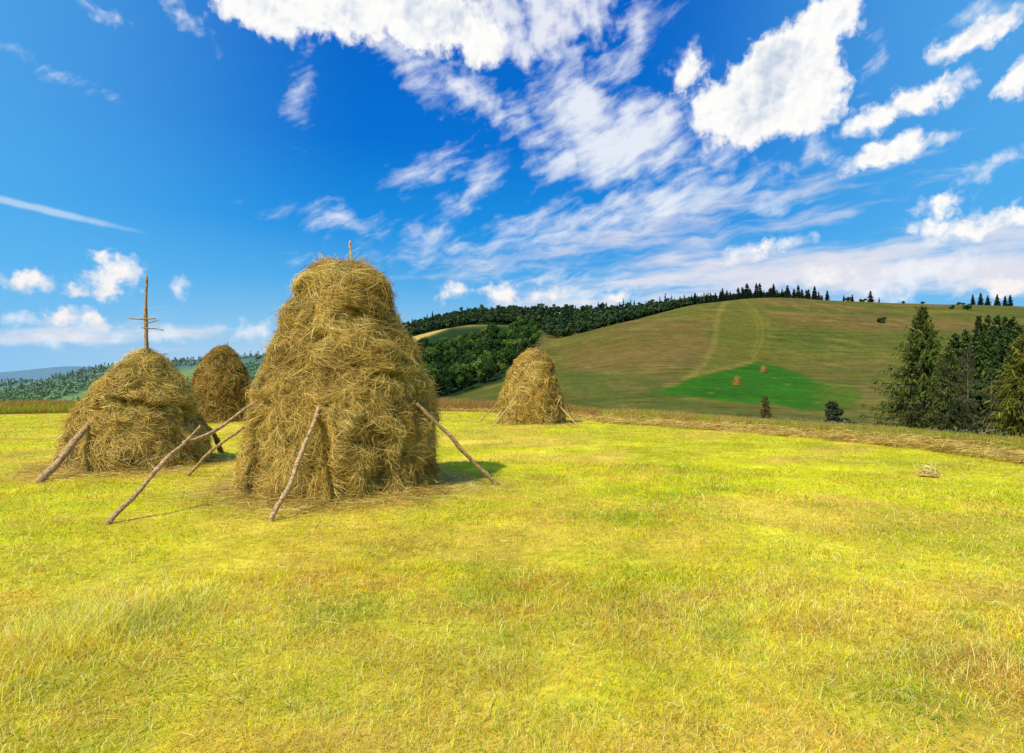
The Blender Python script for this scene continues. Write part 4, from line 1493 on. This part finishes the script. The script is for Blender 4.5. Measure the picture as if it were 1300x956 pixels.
HAZE = [(1060, 345, 250, 34, 0), (900, 346, 130, 22, 4), (1260, 340, 120, 34, 0), (850, 327, 100, 11, 12), (800, 300, 120, 9, 10), (740, 385, 70, 14, 0), (960, 372, 180, 16, 0), (90, 425, 90, 8, 4), (1240, 300, 120, 16, 8)]
TRAIL = [(50, 265, 118, 6.0, -7.0)]

# air
nish = WN.new('ShaderNodeTexSky')
nish.sky_type = 'NISHITA'
nish.sun_disc = False
nish.sun_elevation = SUN_EL
nish.sun_rotation = SUN_AZ
nish.altitude = 600
ramp = WN.new('ShaderNodeValToRGB')
els = ramp.color_ramp.elements
stops = [(-6, (150, 160, 130)), (0, (198, 218, 236)), (2.5, (184, 214, 236)), (5.5, (138, 198, 238)), (9, (84, 174, 236)), (14, (24, 144, 228)), (21, (0, 114, 212)), (34, (0, 94, 196)), (60, (0, 84, 184))]
while len(els) < len(stops):
    els.new(.5)
for e, (d, c) in zip(els, stops):
    e.position = (d + 10) / 80
    e.color = (*srgb(*c), 1)
WL.new(nm('DIVIDE', nm('ADD', el_n, 10.0), 80.0), ramp.inputs[0])
side_l = nm('ADD', wstep(nm('MULTIPLY', az_n, -1.0), 12, 46), wstep(az_n, 10, 42), clamp=True)
hazeup = nm('MULTIPLY', side_l, wstep(nm('MULTIPLY', el_n, -1.0), -36, -2))
air = mixc(nm('MULTIPLY', side_l, .66), ramp.outputs[0], srgb(98, 186, 243))
air = mixc(.02, air, vm('SCALE', nish.outputs[0], None, .10))

# clouds
w_c = warped(2.3, .40, 4, .55)
w_c2 = warped(.7, 1.9, 3, .5, w_c)
bil = noise2(PD, .55, 7, .52)


def lobes(vec, scale):
    n = WN.new('ShaderNodeTexVoronoi')
    n.voronoi_dimensions = '2D'
    n.feature = 'SMOOTH_F1'
    n.inputs['Scale'].default_value = scale
    n.inputs['Smoothness'].default_value = .7
    n.inputs['Detail'].default_value = 1.6
    n.inputs['Roughness'].default_value = .45
    n.inputs['Lacunarity'].default_value = 2.3
    n.normalize = True
    WL.new(vec, n.inputs['Vector'])
    return n.outputs['Distance']


w_l = warped(1.0, .8, 3, .55)
v1 = lobes(w_l, .80)
v1o = lobes(vm('ADD', w_l, (-.22, .34, 0)), .80)
sd = union(w_c2, CUM)
fine = nm('ADD', nm('MULTIPLY', nm('SUBTRACT', .30, v1), 20.0), nm('MULTIPLY', nm('SUBTRACT', bil, .5), 20.0))
a_c = wstep(nm('ADD', sd, fine), -7.5, 10.0)
relief = nm('SUBTRACT', v1o, v1)
deep = wstep(sd, 2, 26)
lum = nm('ADD', .93, nm('MULTIPLY', relief, .55))
under = noise2(vm('ADD', PD, (31, 7, 0)), .20, 4, .5)
lum = nm('SUBTRACT', lum, nm('MULTIPLY', wstep(under, .44, .70), nm('MULTIPLY', deep, .34)), clamp=True)
c_c = mixc(wstep(lum, .30, 1.0), srgb(182, 200, 224), srgb(255, 254, 252))
warmlow = wstep(nm('MULTIPLY', el_n, -1.0), -13, -5)
c_c = mixc(nm('MULTIPLY', warmlow, .35), c_c, srgb(240, 224, 222))

sd_s = union(w_c2, SOFT)
a_s = nm('MULTIPLY', wstep(nm('ADD', nm('MINIMUM', sd_s, 16.0), nm('MULTIPLY', nm('SUBTRACT', bil, .5), 60.0)), -8, 26), .85)

w_s = warped(1.3, .20, 3, .5)
rot_n = WN.new('ShaderNodeMapping')
rot_n.vector_type = 'TEXTURE'
rot_n.inputs['Rotation'].default_value = (0, 0, math.radians(24))
rot_n.inputs['Scale'].default_value = (3.0, .9, 1)
WL.new(w_s, rot_n.inputs['Vector'])
streak = noise2(rot_n.outputs[0], .85, 8, .58, .15)
w_ci = warped(3.4, .34, 6, .55)
sd_ci = union(w_ci, CIR)
a_ci = nm('MULTIPLY', wstep(nm('ADD', nm('MULTIPLY', sd_ci, 1.05), nm('MULTIPLY', nm('SUBTRACT', streak, .50), 58.0)), -12, 36), .93)
flat_n = WN.new('ShaderNodeMapping')
flat_n.vector_type = 'TEXTURE'
flat_n.inputs['Rotation'].default_value = (0, 0, math.radians(4))
flat_n.inputs['Scale'].default_value = (5.0, .9, 1)
WL.new(w_s, flat_n.inputs['Vector'])
fl = noise2(flat_n.outputs[0], .8, 7, .56, .1)
sd_h = union(w_s, HAZE)
a_h = nm('MULTIPLY', wstep(nm('ADD', sd_h, nm('MULTIPLY', nm('SUBTRACT', fl, .47), 66.0)), -16, 28), .90)
sd_t = union(warped(.10, .8, 1), TRAIL)
a_t = nm('MULTIPLY', wstep(nm('ADD', sd_t, nm('MULTIPLY', nm('SUBTRACT', bil, .5), 3.0)), -1.5, 4), .62)
# the rest of the sky, out of the photograph
away = nm('SUBTRACT', 1.0, nm('MULTIPLY', wstep(nm('MULTIPLY', nm('ABSOLUTE', az_n), -1.0), -56, -44), wstep(nm('MULTIPLY', el_n, -1.0), -46, -36)))
gen = noise2(vm('MULTIPLY', PD, (1, 1.6, 0)), .06, 4, .55)
a_g = nm('MULTIPLY', nm('MULTIPLY', wstep(gen, .52, .66), wstep(el_n, 2, 12)), nm('MULTIPLY', away, .85))

sky = mixc(a_h, air, srgb(232, 230, 238))
sky = mixc(a_t, sky, srgb(206, 226, 246))
sky = mixc(a_ci, sky, srgb(236, 242, 250))
sky = mixc(a_s, sky, srgb(246, 248, 252))
sky = mixc(a_c, sky, c_c)
sky = mixc(a_g, sky, srgb(238, 241, 246))
bg = WN.new('ShaderNodeBackground')
bg.inputs['Strength'].default_value = 0.1
WL.new(vm('SCALE', sky, None, 10.0), bg.inputs['Color'])
wo = WN.new('ShaderNodeOutputWorld')
WL.new(bg.outputs[0], wo.inputs[0])

# ------------------------------------------------------------------ sun, camera, render settings
sl = bpy.data.lights.new('sun', 'SUN')
sl.energy = 5.0
sl.angle = math.radians(.53)
sl.color = (1.0, .95, .86)
so = bpy.data.objects.new('sun', sl)
COL.objects.link(so)
from mathutils import Vector
sd_ = Vector((math.sin(SUN_AZ) * math.cos(SUN_EL), math.cos(SUN_AZ) * math.cos(SUN_EL), math.sin(SUN_EL)))
so.rotation_euler = (-sd_).to_track_quat('-Z', 'Y').to_euler()

cam = bpy.data.cameras.new('camera')
cam.sensor_width = 36
cam.lens = F / 1300 * 36
cam.shift_y = 12 / 1300
cam.clip_start = .05
cam.clip_end = 40000
co = bpy.data.objects.new('camera', cam)
COL.objects.link(co)
co.location = (0, 0, CAMH)
co.rotation_euler = (math.pi / 2, 0, 0)
SC.camera = co

SC.render.engine = 'CYCLES'
cy = SC.cycles
cy.max_bounces = 5
cy.diffuse_bounces = 2
cy.transmission_bounces = 4
cy.glossy_bounces = 2
cy.sample_clamp_indirect = 6
cy.use_denoising = True
cy.use_adaptive_sampling = True
cy.adaptive_threshold = .02
try:
    world.cycles.sampling_method = 'NONE'
    world.cycles.sample_map_resolution = 512
except Exception:
    pass
SC.view_settings.view_transform = 'Standard'
SC.view_settings.look = 'None'
SC.view_settings.exposure = 0
SC.view_settings.gamma = 1
